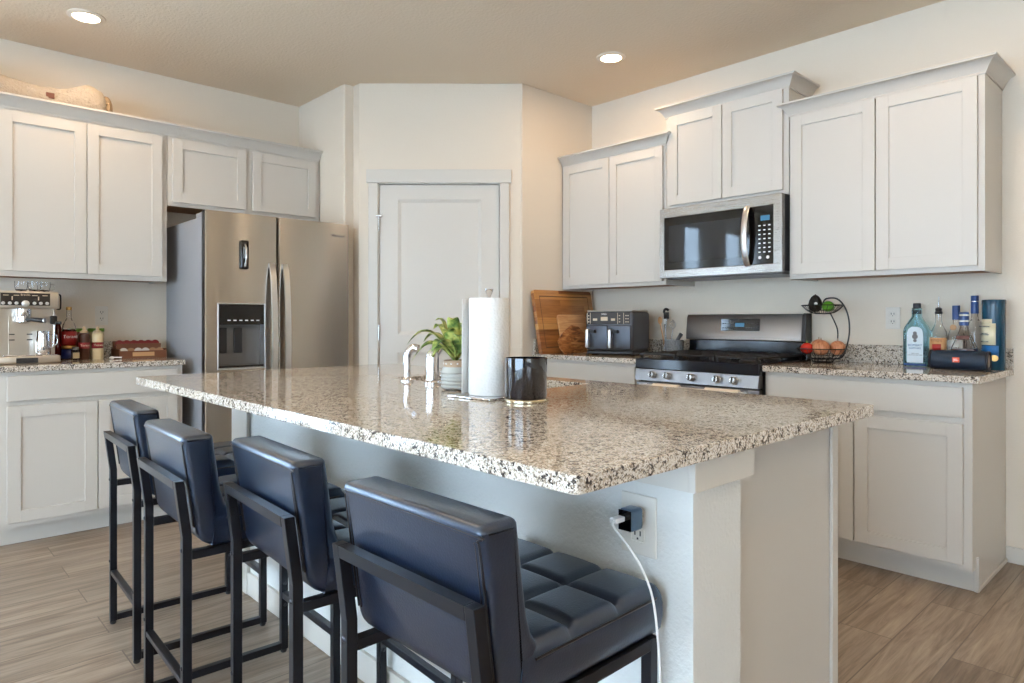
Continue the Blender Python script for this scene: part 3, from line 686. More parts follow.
# ---------------------------------------------------------------- bar stools
W, D, t_ = .408, .444, .023; ZB, LEAN, ZN = .728, .019, .581
def make_stool(label):
    s = thing('bar_stool', label, 'bar stool', (0, 0, 0), 0, 'bar stools along the island')
    h = t_/2
    for sd in (-1, 1):
        u = sd*(W/2-h)
        # back post: leg then tilted upright
        b = B(); b.prism([(0, .012), (0, ZN), (-LEAN, ZB), (-LEAN+t_, ZB), (t_, ZN), (t_, .012)], u-h, u+h, 'x', .0015)
        p = b.build('back_leg', stool_metal, s); B().lathe([(.009, 0), (.011, .004), (.011, .012)], (u, h, 0), 12).build('foot_pad', dark_plastic, p)
        for z in (.545, .238):
            B(Matrix.Translation((u, 0, z)) @ Matrix.Rotation(PI/2, 4, 'X')).lathe([(.006, -.0005), (.006, .001), (.003, .003), (0, .003)], seg=12).build('bolt', bolt_m, p)
        b = B(); b.box(u-h, D-t_, .012, u+h, D, .541, .0015); p = b.build('front_leg', stool_metal, s)
        B().lathe([(.009, 0), (.011, .004), (.011, .012)], (u, D-h, 0), 12).build('foot_pad', dark_plastic, p)
        for z in (.238, .165): B(Matrix.Translation((u-sd*h, D-h, z)) @ Matrix.Rotation(-sd*PI/2, 4, 'Y')).lathe([(.006, -.0005), (.006, .001), (.003, .003), (0, .003)], seg=12).build('bolt', bolt_m, p)
        B().box(u-h, t_, .013, u+h, D-t_, .013+t_, .0015).build('floor_rail', stool_metal, s)
        B().box(u-h, t_+.0003, .519, u+h, D-t_-.0003, .541, .0015).build('seat_rail', stool_metal, s)
    B().box(-W/2+t_, .001, .190, W/2-t_, .0225, .2055, .0015).build('rear_stretcher', stool_metal, s)
    B().box(-W/2+t_, D-t_+.001, .190, W/2-t_, D-.001, .212, .0015).build('footrest', stool_metal, s)
    # top bar between the leaning uprights
    B().prism([(-LEAN+.0024, ZB-.023), (-LEAN, ZB), (-LEAN+t_, ZB), (-LEAN+t_+.0024, ZB-.023)], -W/2+t_, W/2-t_, 'x', .001).build('back_rail', stool_metal, s)
    # back cushion
    cw = W/2-.003
    def arc(cx_, cz, r, a0, a1, n=6): return [(cx_+r*math.cos(math.radians(a0+(a1-a0)*i/n)), cz+r*math.sin(math.radians(a0+(a1-a0)*i/n))) for i in range(n+1)]
    prof = [(.032, .60), (.014, .735), (.0, .826)]+arc(.012, .829, .013, 180, 90, 4)+arc(.066, .829, .013, 90, 0, 4)+[(.088, .76), (.098, .69), (.108, .655), (.122, .632)]+[(.092, .543)]+arc(.0925, .603, .0605, 265, 183, 8)
    b = B(); rd = .015; n = len(prof)
    area2 = sum(prof[i][0]*prof[(i+1) % n][1]-prof[(i+1) % n][0]*prof[i][1] for i in range(n)); sg = 1 if area2 > 0 else -1
    nr = []
    for i in range(n):
        ax, az = prof[i-1]; bx_, bz_ = prof[i]; cx_, cz_ = prof[(i+1) % n]
        t1 = Vector((bx_-ax, bz_-az)).normalized(); t2 = Vector((cx_-bx_, cz_-bz_)).normalized(); tt = (t1+t2).normalized()
        nr.append((-sg*tt.y, sg*tt.x))          # inward normal
    rings = []
    for side in (-1, 1):
        for k in (range(6) if side < 0 else range(5, -1, -1)):
            th_ = PI/2*k/5; ins = rd*(1-math.sin(th_)); u = side*(cw-rd+rd*math.cos(th_))
            rings.append([b.bm.verts.new((u, prof[i][0]+nr[i][0]*ins, prof[i][1]+nr[i][1]*ins)) for i in range(n)])
    for a, c in zip(rings, rings[1:]):
        for i in range(n): b.bm.faces.new([a[i], a[(i+1) % n], c[(i+1) % n], c[i]])
    b.bm.faces.new(rings[0]); b.bm.faces.new(rings[-1][::-1])
    b.build('backrest', leather, s, 50)
    def bz(z): return .032-(z-.60)*.1333 if z > .6 else .032
    for k, ins in enumerate((.010, .019)):
        pp = [(-cw+ins, .60), (-cw+ins, .70), (-cw+ins, .80), (-cw+ins+.003, .824-ins*.55), (-cw+ins+.02, .832-ins*.55), (cw-ins-.02, .832-ins*.55), (cw-ins-.003, .824-ins*.55), (cw-ins, .80), (cw-ins, .70), (cw-ins, .60)]
        B().tube(bez([(u, bz(z)-.0004, z) for u, z in pp], 5), .0022-.0007*k, 8).build('piping', piping_m, s, 60)
    # tufted seat
    v0, v1, u0, u1, zt, zb = .074, .458, -cw, cw, .637, .543
    def topz(a, c):      # a,c in 0..1 over the rectangle
        g = 0
        for q, span in ((a, u1-u0), (c, v1-v0)):
            for k in (1/3, 2/3):
                dd = abs(q-k)*span; g = max(g, math.exp(-(dd/.0075)**2)*.009)
        puff = .005*abs(math.sin(3*PI*a)*math.sin(3*PI*c))**.5
        e = min(a*(u1-u0), (1-a)*(u1-u0), (1-c)*(v1-v0)+0, c*(v1-v0)+.02)
        r = .018; ed = r-math.sqrt(max(0, r*r-(r-min(e, r))**2)) if e < r else 0
        return zt-g+puff-ed
    b = B(); nu, nv = 54, 54
    G = [[b.bm.verts.new((u0+(u1-u0)*i/nu, (v0+.008*(0))+(v1-v0)*j/nv + (.014 if j == 0 else 0), topz(i/nu, j/nv))) for j in range(nv+1)] for i in range(nu+1)]
    for i in range(nu):
        for j in range(nv): b.bm.faces.new([G[i][j], G[i+1][j], G[i+1][j+1], G[i][j+1]])
    ringv = [G[i][0] for i in range(nu+1)]+[G[nu][j] for j in range(1, nv+1)]+[G[i][nv] for i in range(nu-1, -1, -1)]+[G[0][j] for j in range(nv-1, 0, -1)]
    prev = ringv
    for k, (off, z) in enumerate(((.003, .600), (.003, .575), (.0, .552), (-.006, .543))):
        cur = []
        for v in ringv:
            x, y = v.co.x, v.co.y; sx = 1 if x > u1-1e-4 else (-1 if x < u0+1e-4 else 0); sy = 1 if y > v1-1e-4 else 0
            yy = y+sy*off
            if abs(y-(v0+.014)) < 1e-4 and not sy: yy = .074+(z-.543)*.1
            cur.append(b.bm.verts.new((x+sx*off, yy, z)))
        n = len(cur)
        for i in range(n): b.bm.faces.new([prev[i], prev[(i+1) % n], cur[(i+1) % n], cur[i]])
        prev = cur
    b.bm.faces.new(prev)
    b.build('seat', leather, s, 60)
    pts = [(u1+.0025, .11, .613), (u1+.0025, v1-.02, .613), (u1-.008, v1+.003, .613), (-u1+.008, v1+.003, .613), (u0-.0025, v1-.02, .613), (u0-.0025, .11, .613)]
    B().tube(pts, .0022, 8).build('seat_seam', piping_m, s, 60)
    return s
s0 = make_stool('black leather bar stool farthest from the camera, beside the left cabinets')
for i, (x, y, a, lab) in enumerate([(2.098, -3.277, -.038, None), (2.732, -3.320, -.031, 'black leather bar stool, second from the left cabinets, between the farthest and third stool'),
        (3.227, -3.248, -.051, 'black leather bar stool directly behind the nearest one'), (3.84, -3.257, .013, 'nearest black leather bar stool, under the island corner beside the white cable')]):
    o = s0 if i == 0 else dup(s0)
    o.location = (x, y, 0); o.rotation_euler.z = a
    if lab: o['label'] = lab

# ---------------------------------------------------------------- island top things
Z0 = .9142
th = thing('paper_towel_holder', 'chrome paper towel holder with square base on the island', 'paper towel holder', (3.262, -2.56, Z0), .08)
B().box(-.088, -.088, 0, .088, .088, .007, .003, 3).build('base_plate', chrome_m, th, 40)
B().lathe([(.006, .007), (.006, .292), (.005, .302), (.008, .308), (.012, .319), (.013, .324), (0, .325)], seg=16).build('post', chrome_m, th, 40)
pr = B()
prf = []
n = 48
def rr(a):
    base = .062+.0045*max(0, math.cos(2*(a+.4)))**2
    return base
for (z, k) in ((.0085, .96), (.012, 1), (.292, .97), (.296, .94)): prf.append((z, k))
rings = [[pr.bm.verts.new((k*rr(2*PI*i/n)*math.cos(2*PI*i/n), k*rr(2*PI*i/n)*math.sin(2*PI*i/n), z)) for i in range(n)] for z, k in prf]
inner = [[pr.bm.verts.new((.018*math.cos(2*PI*i/n), .018*math.sin(2*PI*i/n), z)) for i in range(n)] for z in (.0085, .296)]
for a, c in zip(rings, rings[1:]):
    for i in range(n): pr.bm.faces.new([a[i], a[(i+1) % n], c[(i+1) % n], c[i]])
for i in range(n):
    j = (i+1) % n
    pr.bm.faces.new([rings[-1][i], rings[-1][j], inner[1][j], inner[1][i]]); pr.bm.faces.new([rings[0][i], inner[0][i], inner[0][j], rings[0][j]]); pr.bm.faces.new([inner[0][i], inner[1][i], inner[1][j], inner[0][j]])
roll = thing('paper_towel_roll', 'white paper towel roll standing on the chrome holder', 'paper towels', (3.262, -2.56, Z0))
pr.build('roll', paper_m, roll, 50)
def flapf(u, v):
    a = math.radians(-150+26*u); r = .066+.014*u**1.6+.004*u
    return (r*math.cos(a)*(.99-.02*v), r*math.sin(a)*(.99-.02*v), .012+.282*v)
fo = B().grid(flapf, 12, 4).build('loose_sheet', paper_m, roll, 60); md = fo.modifiers.new('t', 'SOLIDIFY'); md.thickness = .0015
# navy jar
jr = thing('candle_jar', 'glossy dark navy lidless jar on a pale brass base, right of the paper towels', 'jar', (3.421, -2.56, Z0))
B().lathe([(.058, .010), (.0595, .014), (.0605, .12), (.0605, .124), (.0575, .124), (.0565, .03), (0, .03)], seg=48).build('jar_body', jar_m, jr, 40)
B().lathe([(.060, 0), (.064, .002), (.064, .006), (.060, .0095), (0, .0095)], seg=48).build('base_ring', brass, jr, 40)
B().lathe([(0, .0305), (.056, .0305), (.056, .060), (0, .060)], seg=32).build('wax', M('dark_wax', (40, 36, 34), .5), jr, 40)
# faucet + dispenser
fa = thing('kitchen_faucet', 'chrome single-handle kitchen faucet at the island sink', 'faucet', (2.82, -2.445, Z0))
B().lathe([(.030, 0), (.030, .008), (.024, .014), (.0235, .095), (.022, .11), (.016, .118), (0, .12)], seg=28).build('body', chrome_m, fa, 40)
B().tube(bez([(0, .004, .085), (.004, .03, .125), (.01, .075, .165), (.012, .13, .178), (.012, .17, .165), (.012, .185, .13)], 8), .012, 14).build('spout', chrome_m, fa, 50)
B().tube(bez([(0, 0, .112), (-.004, .006, .130), (-.012, .03, .150), (-.02, .06, .158)], 6), .007, 10, None, False, lambda k: .011-.004*k).build('lever', chrome_m, fa, 50)
sd = thing('side_sprayer', 'small curved chrome sprayer left of the faucet', 'sprayer', (2.66, -2.445, Z0))
B().lathe([(.026, 0), (.026, .005), (.018, .010), (.014, .016)], seg=24).build('base', chrome_m, sd, 40)
B().tube(bez([(0, 0, .012), (0, 0, .045), (-.003, 0, .085), (.0, .006, .108), (.012, .020, .126), (.028, .030, .122)], 8), .014, 16, None, False, lambda k: .012+.004*k).build('head', chrome_m, sd, 50)
# plant
pv = thing('potted_plant', 'small leafy green plant in a ribbed glass vase with tan collar', 'plant', (3.025, -2.50, Z0))
b = B(); prof = [(.030, 0), (.045, .004)]
for k in range(5): prof += [(.051, .010+.012*k), (.047, .016+.012*k)]
prof += [(.040, .074), (.036, .078), (.033, .078), (.036, .07), (.044, .06), (.044, .008), (0, .006)]
b.lathe(prof, seg=36).build('vase', vase_m, pv, 40)
b = B().lathe([(.0365, .0745), (.039, .076), (.040, .096), (.037, .098), (.034, .098), (.034, .0745)], seg=36)
b.build('collar', tan_m, pv, 40)
for k in range(12):
    a = 2*PI*k/12; B(Matrix.Translation((.0395*math.cos(a), .0395*math.sin(a), .087))).ell((0, 0, 0), .003, .003, .003, None, 8).build('bead', white_m, pv, 60)
random.seed(3)
def leaf(a, L, rise, droop, wd, parent, z0=.10):
    n = 12; b = B(); rows = []
    c, s_ = math.cos(a), math.sin(a)
    for i in range(n+1):
        k = i/n; r = L*k*(1-.12*k); z = z0+rise*math.sin(min(1, k*1.25)*PI/2)-droop*k**2.4
        w_ = wd*math.sin(PI*min(1, (k*.93+.07)))**.75*(1-.15*k)
        px_, py_ = r*c, r*s_
        rows.append([b.bm.verts.new((px_-s_*w_*q, py_+c*w_*q, z+.28*abs(q)*w_)) for q in (-1, -.5, 0, .5, 1)])
    for a_, b_ in zip(rows, rows[1:]):
        for j in range(4): b.bm.faces.new([a_[j], a_[j+1], b_[j+1], b_[j]])
    o = b.build('leaf', leafm, parent, 80); md = o.modifiers.new('t', 'SOLIDIFY'); md.thickness = .0009; return o
# camera-left is about (-.68,-.73); long leaf hangs that way
leaf(math.radians(224), .185, .125, .075, .026, pv)
for a, L, rs, dr, wd in ((205, .12, .11, .05, .017), (250, .11, .08, .03, .019), (232, .10, .06, .04, .018), (190, .10, .12, .03, .017), (280, .10, .09, .06, .019), (300, .10, .11, .03, .018),
        (330, .11, .10, .05, .017), (10, .11, .11, .05, .018), (40, .12, .10, .06, .019), (60, .10, .12, .02, .018), (95, .11, .10, .05, .018), (130, .11, .11, .05, .018), (160, .10, .12, .03, .017),
        (215, .07, .13, .01, .017), (30, .06, .14, .01, .017), (120, .06, .13, .01, .016), (310, .06, .13, .01, .017), (260, .075, .05, .045, .017), (238, .13, .085, .085, .016)):
    leaf(math.radians(a), L*random.uniform(1.1, 1.35), rs*random.uniform(.95, 1.15), dr, wd*1.35, pv, random.uniform(.085, .10))

# ---------------------------------------------------------------- range counter, left part
def board(name, label, mat, pts, th_, M4, groove=None, group=None):
    t = thing(name, label, 'cutting board', (0, 0, 0), 0, group); t.matrix_world = M4
    B().prism(pts, -th_, 0, 'z', .003).build('plank', mat, t, 30)
    if groove:
        g = groove; q = [(g[0], g[1]), (g[2], g[1]), (g[2], g[3]), (g[0], g[3])]
        B().tube([(x, y, .0005) for x, y in q], .004, 6, None, True, None, .3).build('juice_groove', wood_edge, t)
    return t
def rrect(w_, h_, r, n=5):
    o = []
    for cx_, cy_, a0 in ((w_-r, h_-r, 0), (r, h_-r, 90), (r, r, 180), (w_-r, r, 270)):
        o += [(cx_+r*math.cos(math.radians(a0+90*i/n)), cy_+r*math.sin(math.radians(a0+90*i/n))) for i in range(n+1)]
    return o
def lean(x_bot, y0_, x_top, H_):   # plane: local x -> +y world, local y -> up the slope, local z -> facing +x
    dx = x_top-x_bot; up = Vector((dx, 0, math.sqrt(H_*H_-dx*dx))).normalized(); X_ = Vector((0, 1, 0)); Z_ = X_.cross(up)
    return Matrix(((X_.x, up.x, Z_.x, x_bot), (X_.y, up.y, Z_.y, y0_), (X_.z, up.z, Z_.z, Z0+.001), (0, 0, 0, 1)))
lm = lean(1.640, -.67, 1.555, .45)
board('cutting_board', 'large acacia cutting board with juice groove leaning in the corner', acacia_m, rrect(.60, .445, .02), .03, lm, (.05, .045, .55, .40), 'cutting boards left of the air fryer')
board('cutting_board', 'medium plain maple board leaning in front of the large acacia board', wood_light, rrect(.30, .275, .025), .014, lean(1.675, -.49, 1.610, .28), None, 'cutting boards left of the air fryer')
lp = [(.02, 0), (.16, 0), (.22, .03), (.25, .09), (.25, .14), (.20, .19), (.13, .20), (.05, .16), (.0, .12), (-.03, .09), (-.02, .04)]
board('cutting_board', 'small leaf-shaped olive wood board leaning frontmost of the boards', wood_leaf, lp, .012, lean(1.715, -.54, 1.672, .20), None, 'cutting boards left of the air fryer')
# air fryer
af = thing('air_fryer', 'dark grey dual-drawer air fryer beside the cutting boards', 'air fryer', (1.985, -.295, Z0+.001), .29)
fx, fy = .166, .165
B().box(-fx, -fy, .03, fx, fy, .285, .022, 4).build('housing', M('fryer_shell', (92, 96, 104), .42, .4), af, 40)
B().box(-fx+.006, -fy+.01, .006, fx-.006, fy-.006, .031, .006).build('base', dark_plastic, af)
B().box(-fx+.008, -fy+.01, .2855, fx-.008, fy-.008, .293, .003).build('top_lid', cham, af)
B().box(-fx+.015, -fy-.004, .203, fx-.02, -fy+.002, .279, .002).build('control_panel', M('fryer_panel', (34, 26, 20), .45), af, label='black control panel with light markings')
for (a, c, z0_, z1_) in ((-.108, -.078, .225, .240), (-.053, -.005, .225, .250), (.018, .046, .225, .240)): B().box(a, -fy-.0055, z0_, c, -fy-.0042, z1_).build('panel_digits', beige_txt, af)
for a in (-.149, -.128, .062, .103): B().box(a, -fy-.0055, .205, a+.003, -fy-.0042, .277).build('panel_divider', beige_txt, af)
for a in (-.143, .072, .116, .130):
    for z in (.215, .235, .255): B().box(a, -fy-.0055, z, a+.009, -fy-.0042, z+.006).build('panel_key', beige_txt, af)
text('logo', 'NINJA', .014, Matrix.Translation((-.03, -fy-.0055, .268)) @ FY, white_txt, af)
for cx_ in (-.080, .078):
    dwr = B().box(cx_-.076, -fy-.010, .038, cx_+.076, -fy+.01, .196, .008, 3).build('drawer', charcoal, af, 40)
    B().box(cx_-.066, -fy-.05, .05, cx_-.044, -fy-.0095, .170, .006, 3).build('handle', steel_l, dwr, 40)
    B().box(cx_-.043, -fy-.040, .145, cx_-.004, -fy-.0095, .165, .004).build('release', dark_plastic, dwr)
for x in (-.16, .16):
    for y in (-.14, .14): B().lathe([(.010, 0), (.012, .007)], (x, y, 0), 12).build('foot', dark_plastic, af)
# utensil crock
ut = thing('utensil_crock', 'clear crock holding kitchen utensils behind the air fryer', 'crock', (2.228, -.085, Z0))
B().lathe([(.034, 0), (.036, .003), (.036, .10), (.033, .10), (.033, .006), (0, .005)], seg=28).build('crock', glass_m, ut, 40)
ua = [('ladle', 'black-tipped utensil standing tallest in the crock', (-.004, 0.008, .0), (-.028, .012, .27), dark_plastic, .0045), ('spatula', 'steel-handled spatula leaning in the crock', (-.010, -.014, 0), (.012, -.022, .235), steel_m, .004),
      ('wooden_spoon', 'wooden spoon leaning left in the crock', (-.004, -.002, 0), (-.046, -.010, .21), wood_light, .005), ('whisk', 'wire whisk leaning right in the crock', (.016, .012, 0), (.036, .016, .16), steel_m, .004)]
for nm, lb, p, q, mt, r in ua:
    u_ = thing(nm, lb, 'utensil', (2.228, -.085, Z0+.008)); B().tube([p, q], r, 10).build('shaft', mt, u_, 40)
    if nm == 'ladle': B().tube(bez([(q[0], q[1], q[2]), (q[0]+.002, q[1], q[2]+.018), (q[0]+.015, q[1], q[2]+.026), (q[0]+.032, q[1], q[2]+.018)], 5), .009, 10).build('hook_head', dark_plastic, u_, 40); B().lathe([(.008, 0), (.008, .045)], (q[0]+.004, q[1], q[2]-.075), 12).build('collar', white_m, u_)
    elif nm == 'spatula': B().box(q[0]-.02, q[1]-.003, q[2]-.005, q[0]+.02, q[1]+.003, q[2]+.04, .002).build('blade', dark_plastic, u_)
    elif nm == 'wooden_spoon': B().ell((q[0], q[1], q[2]+.01), .018, .006, .026).build('bowl', wood_light, u_, 60)
    else:
        for k in range(4):
            a = PI*k/4; B().tube(bez([(q[0], q[1], q[2]), (q[0]+.02*math.cos(a), q[1]+.02*math.sin(a), q[2]+.03), (q[0], q[1], q[2]+.065), (q[0]-.02*math.cos(a), q[1]-.02*math.sin(a), q[2]+.03), (q[0], q[1], q[2])], 5), .0012, 6).build('wire', steel_m, u_)
# mortar and pestle
mo = thing('mortar', 'grey stone mortar left of the range backguard', 'mortar', (2.345, -.175, Z0))
B().lathe([(.05, 0), (.058, .006), (.068, .05), (.070, .10), (.066, .104), (.058, .10), (.05, .05), (.03, .03), (0, .028)], seg=36).build('bowl', stone, mo, 40)
for o_ in [mo]: o_.scale = (.86, .86, 1.0)
pe = thing('pestle', 'grey stone pestle resting in the mortar', 'pestle', (2.345, -.175, Z0+.03))
B().tube([(-.012, 0, .012), (.012, 0, .055), (.052, 0, .112)], .011, 14, None, False, lambda k: .013-.003*math.sin(PI*k)).build('rod', M('dark_stone', (70, 72, 76), .5), pe, 60)

# ---------------------------------------------------------------- fruit basket
fb = thing('fruit_basket', 'black wire two-tier fruit basket on the counter right of the range', 'fruit basket', (3.290, -.20, Z0))
wire = M('black_wire', (14, 14, 15), .35)
def bowlwire(z, R, rb, h, parent):
    b = B()
    for r_, zz, th_ in ((R, z+h, .003), (rb, z, .003), ((R*.62+rb*.38), z+h*.42, .0018)): b.tube([(r_*math.cos(2*PI*i/40), r_*math.sin(2*PI*i/40), zz) for i in range(40)], th_, 6, None, True)
    for k in range(20):
        a = 2*PI*k/20; b.tube([(rb*math.cos(a)*(1-f)**1+((rb+(R-rb)*f**.75)*math.cos(a)-rb*math.cos(a)*(1-f)), (rb+(R-rb)*f**.75)*math.sin(a), z+h*f**1.5) for f in (0, .25, .5, .75, 1)], .0015, 5)
    for k in range(5): 
        c = -rb*.8+k*rb*.4; e = math.sqrt(max(0, rb*rb-c*c)); b.tube([(c, -e, z), (c, e, z)], .0015, 5); b.tube([(-e, c, z), (e, c, z)], .0015, 5)
    return b.build('wire_bowl', wire, parent, 50)
bowlwire(.022, .118, .06, .055, fb); bowlwire(.265, .104, .035, .045, fb)
b = B()
b.tube(bez([(.06, 0, .024), (.10, .0, .035), (.124, .0, .09), (.138, 0, .17), (.132, 0, .25), (.108, 0, .31), (.070, 0, .345), (.02, 0, .345), (.004, 0, .325), (.004, 0, .31)], 8), .0042, 8)
b.tube(bez([(.03, .05, .024), (.045, .075, .10), (.05, .07, .18), (.03, .03, .265)], 8), .0035, 8)
b.build('stand', wire, fb, 50)
B().tube([(.05*math.cos(2*PI*i/24), .05*math.sin(2*PI*i/24), .004) for i in range(24)], .003, 6, None, True).bar((.05, 0, .004), (.06, 0, .022), .005).bar((-.05, 0, .004), (-.06, 0, .022), .005).bar((0, .05, .004), (0, .06, .022), .005).bar((0, -.05, .004), (0, -.06, .022), .005).build('foot_ring', wire, fb)
def fruit(name, label, cat, mat, x, y, z, rx, ry, rz, stem=None, rot=0, group=None):
    t = thing(name, label, cat, (3.290+x, -.20+y, Z0+z), rot, group)
    B().ell((0, 0, 0), rx, ry, rz, None, 24).build('body', mat, t, 80)
    if stem: B().lathe([(.004, 0), (.003, .01), (.001, .016)], (0, 0, rz-.003), 8).build('stem', stem, t, 60)
    return t
fruit('tomato', 'glossy red tomato at the left front of the lower wire bowl', 'tomato', tomato, -.068, -.036, .078, .034, .034, .030, leafm)
fruit('onion', 'brown onion at the back left of the lower wire bowl', 'onion', onion, -.040, .050, .084, .044, .044, .042, tan_m, 0, 'onions in the lower wire bowl')
fruit('onion', 'large brown onion in the middle front of the lower wire bowl', 'onion', onion, .008, -.040, .084, .043, .043, .041, tan_m, 1, 'onions in the lower wire bowl')
fruit('onion', 'brown onion at the right of the lower wire bowl', 'onion', onion, .070, .022, .082, .040, .040, .039, tan_m, 2, 'onions in the lower wire bowl')
a_ = thing('avocado', 'dark avocado standing in the upper wire bowl with a small sticker', 'avocado', (3.290-.032, -.215, Z0+.318))
B().lathe([(0, -.045), (.018, -.041), (.032, -.025), (.036, -.005), (.030, .02), (.020, .038), (.008, .047), (0, .048)], seg=28).build('body', avocado, a_, 80)
B(Matrix.Translation((.016, -.0315, .0)) @ Matrix.Rotation(PI/2, 4, 'X')).lathe([(0, 0), (.009, 0), (.008, .0025), (0, .003)], seg=16).build('sticker', label_w, a_)
B().lathe([(.004, 0), (.003, .006)], (0, 0, .046), 8).build('stem', brown_m, a_)
fruit('lime', 'bright green lime beside the avocado in the upper wire bowl', 'lime', lime, .034, -.012, .303, .031, .030, .029)

# ---------------------------------------------------------------- liquor
def wrap(r, z0_, z1_, a0, a1, parent, mat, name='label', seg=14):
    """curved label on a round bottle"""
    b = B(); b.grid(lambda u, v: (r*math.cos(a0+(a1-a0)*u), r*math.sin(a0+(a1-a0)*u), z0_+(z1_-z0_)*v), seg, 1)
    o = b.build(name, mat, parent, 60); md = o.modifiers.new('t', 'SOLIDIFY'); md.thickness = .0006; md.offset = 1; return o
AF = -PI/2  # facing -y
# blue gin: flat shouldered body
g = thing('liquor_bottle', 'tall sky-blue glass gin bottle with a white arched label', 'bottle', (3.716, -.105, Z0), 0, 'liquor bottles right of the range')
out = [(-.055, .0), (.055, .0), (.055, .175), (.050, .195), (.018, .245), (.016, .252), (.016, .29), (-.016, .29), (-.016, .252), (-.018, .245), (-.050, .195), (-.055, .175)]
B().prism(out, -.032, .032, 'y', .006, seg=3).build('glass_body', blue_glass, g, 30)
B().lathe([(.0175, .2905), (.0175, .312), (.016, .315), (0, .315)], seg=24).build('cap', M('navy_cap', (20, 26, 44), .35), g, 40)
B().lathe([(.0182, .262), (.0182, .280), (.0165, .281), (.0165, .261)], seg=24).build('neck_band', dark_plastic, g, 40)
lb = B().prism([(-.036, .018), (.036, .018), (.036, .165), (.030, .185), (.014, .197), (-.014, .197), (-.030, .185), (-.036, .165)], -.0336, -.0324, 'y').build('label', M('ice_label', (214, 226, 232), .45), g)
for zz, r in ((.165, .009), (.148, .013), (.128, .008)): B(Matrix.Translation((0, -.0337, zz)) @ Matrix.Rotation(PI/2, 4, 'X')).lathe([(r*.6, 0), (r, 0), (r, .0006), (r*.6, .0006)], seg=20).build('crest', grey_txt, lb)
text('label_text', 'BOMBAY', .016, Matrix.Translation((0, -.0341, .105)) @ FY, M('blue_print', (60, 110, 150), .5), lb)
text('label_text', 'SAPPHIRE', .013, Matrix.Translation((0, -.0341, .09)) @ FY, bpy.data.materials and M('blue_print_2', (60, 110, 150), .5), lb)
text('label_text', 'DISTILLED\nLONDON DRY GIN', .0075, Matrix.Translation((0, -.0341, .06)) @ FY, grey_txt, lb)
B().box(-.050, -.0335, .004, .050, -.0324, .014).build('base_band', blue_cap, g)
# pourer bottle
g = thing('liquor_bottle', 'clear bottle with steel pour spout and tan label, right of the blue gin', 'bottle', (3.822, -.150, Z0), 0, 'liquor bottles right of the range')
B().lathe([(.034, 0), (.037, .004), (.037, .150), (.033, .175), (.018, .205), (.014, .225), (.014, .26), (.0115, .26), (.0115, .225), (.015, .205), (.030, .174), (.034, .15), (.034, .008), (0, .006)], seg=32).build('glass_body', glass_m, g, 40)
wrap(.0376, .06, .145, AF-1.3, AF+1.3, g, label_t)
wrap(.0384, .082, .115, AF-.5, AF+.5, g, label_r, 'label_badge')
text('label_text', "TITO'S", .016, Matrix.Translation((0, -.0388, .131)) @ FY, rust, g)
B().lathe([(.0145, .26), (.0165, .262), (.0165, .27), (.013, .274), (.015, .285), (.008, .292), (0, .293)], seg=20).build('stopper', dark_plastic, g, 40)
B().tube(bez([(0, 0, .29), (0, 0, .315), (.001, 0, .345)], 5), .003, 8, None, False, lambda k: .0035-.0018*k).build('pour_spout', steel_m, g, 50)
def clear_bottle(x, y, h, r, label, capz, lab_m, txt, neck=.0135, capm=blue_cap):
    g = thing('liquor_bottle', label, 'bottle', (x, y, Z0), 0, 'liquor bottles right of the range')
    hb = h*.60
    B().lathe([(r-.003, 0), (r, .004), (r, hb*.86), (r*.85, hb*.98), (neck+.003, hb*1.12), (neck, hb*1.2), (neck, h-.004), (neck-.003, h-.004), (neck-.003, hb*1.2), (r*.8, hb*.97), (r-.003, hb*.85), (r-.003, .008), (0, .006)], seg=32).build('glass_body', glass_m, g, 40)
    B().lathe([(neck+.0006, capz), (neck+.003, capz), (neck+.003, h), (neck+.002, h+.003), (0, h+.003)], seg=24).build('cap', capm, g, 40)
    if lab_m: wrap(r+.0005, hb*.25, hb*.75, AF-1.1, AF+1.1, g, lab_m)
    if txt: text('label_text', txt, .012, Matrix.Translation((0, -r-.0015, hb*.55)) @ FY, rust, g)
    return g
g = clear_bottle(3.882, -.095, .298, .034, 'clear bottle with a long blue cap, between pour-spout bottle and tallest bottle', .232, label_w, 'VODKA')
B(Matrix.Translation((-.006, -.026, .195)) @ Matrix.Rotation(PI/2, 4, 'X')).lathe([(0, 0), (.014, 0), (.014, .002), (0, .002)], seg=20).build('neck_badge', label_t, g)
g = clear_bottle(3.951, -.062, .345, .037, 'tallest clear bottle with blue neck wrap, behind the dark-liquor decanter', .262, None, '')
B().lathe([(.0168, .318), (.0185, .318), (.0185, .322), (.0168, .322)], seg=24).build('neck_ring', steel_m, g)
# short decanter bottle in front with dark liquid
g = thing('liquor_bottle', 'short wide decanter bottle of dark liquor with blue cap, behind the speaker', 'bottle', (3.936, -.188, Z0), 0, 'liquor bottles right of the range')
B().lathe([(.050, 0), (.056, .006), (.058, .07), (.052, .105), (.034, .145), (.020, .18), (.016, .20), (.016, .228), (.013, .228), (.013, .20), (.030, .143), (.049, .104), (.055, .07), (.053, .01), (0, .008)], seg=12, sy=.72).build('glass_body', glass_m, g, 30)
B().lathe([(0, .010), (.052, .012), (.0538, .07), (.0505, .096), (0, .096)], seg=12, sy=.70).build('liquor', M('dark_liquor', (70, 18, 8), .1), g, 30)
B().lathe([(.0166, .205), (.0195, .205), (.0195, .262), (.018, .268), (0, .268)], seg=24).build('cap', blue_cap, g, 40)
for z in (.222, .25): B().lathe([(.0198, z), (.0208, z+.002), (.0208, z+.006), (.0198, z+.008)], seg=24).build('cap_band', label_w, g)
B().box(-.026, -.0265, .140, .026, -.0245, .158, .0005).build('shoulder_label', brown_m, g)
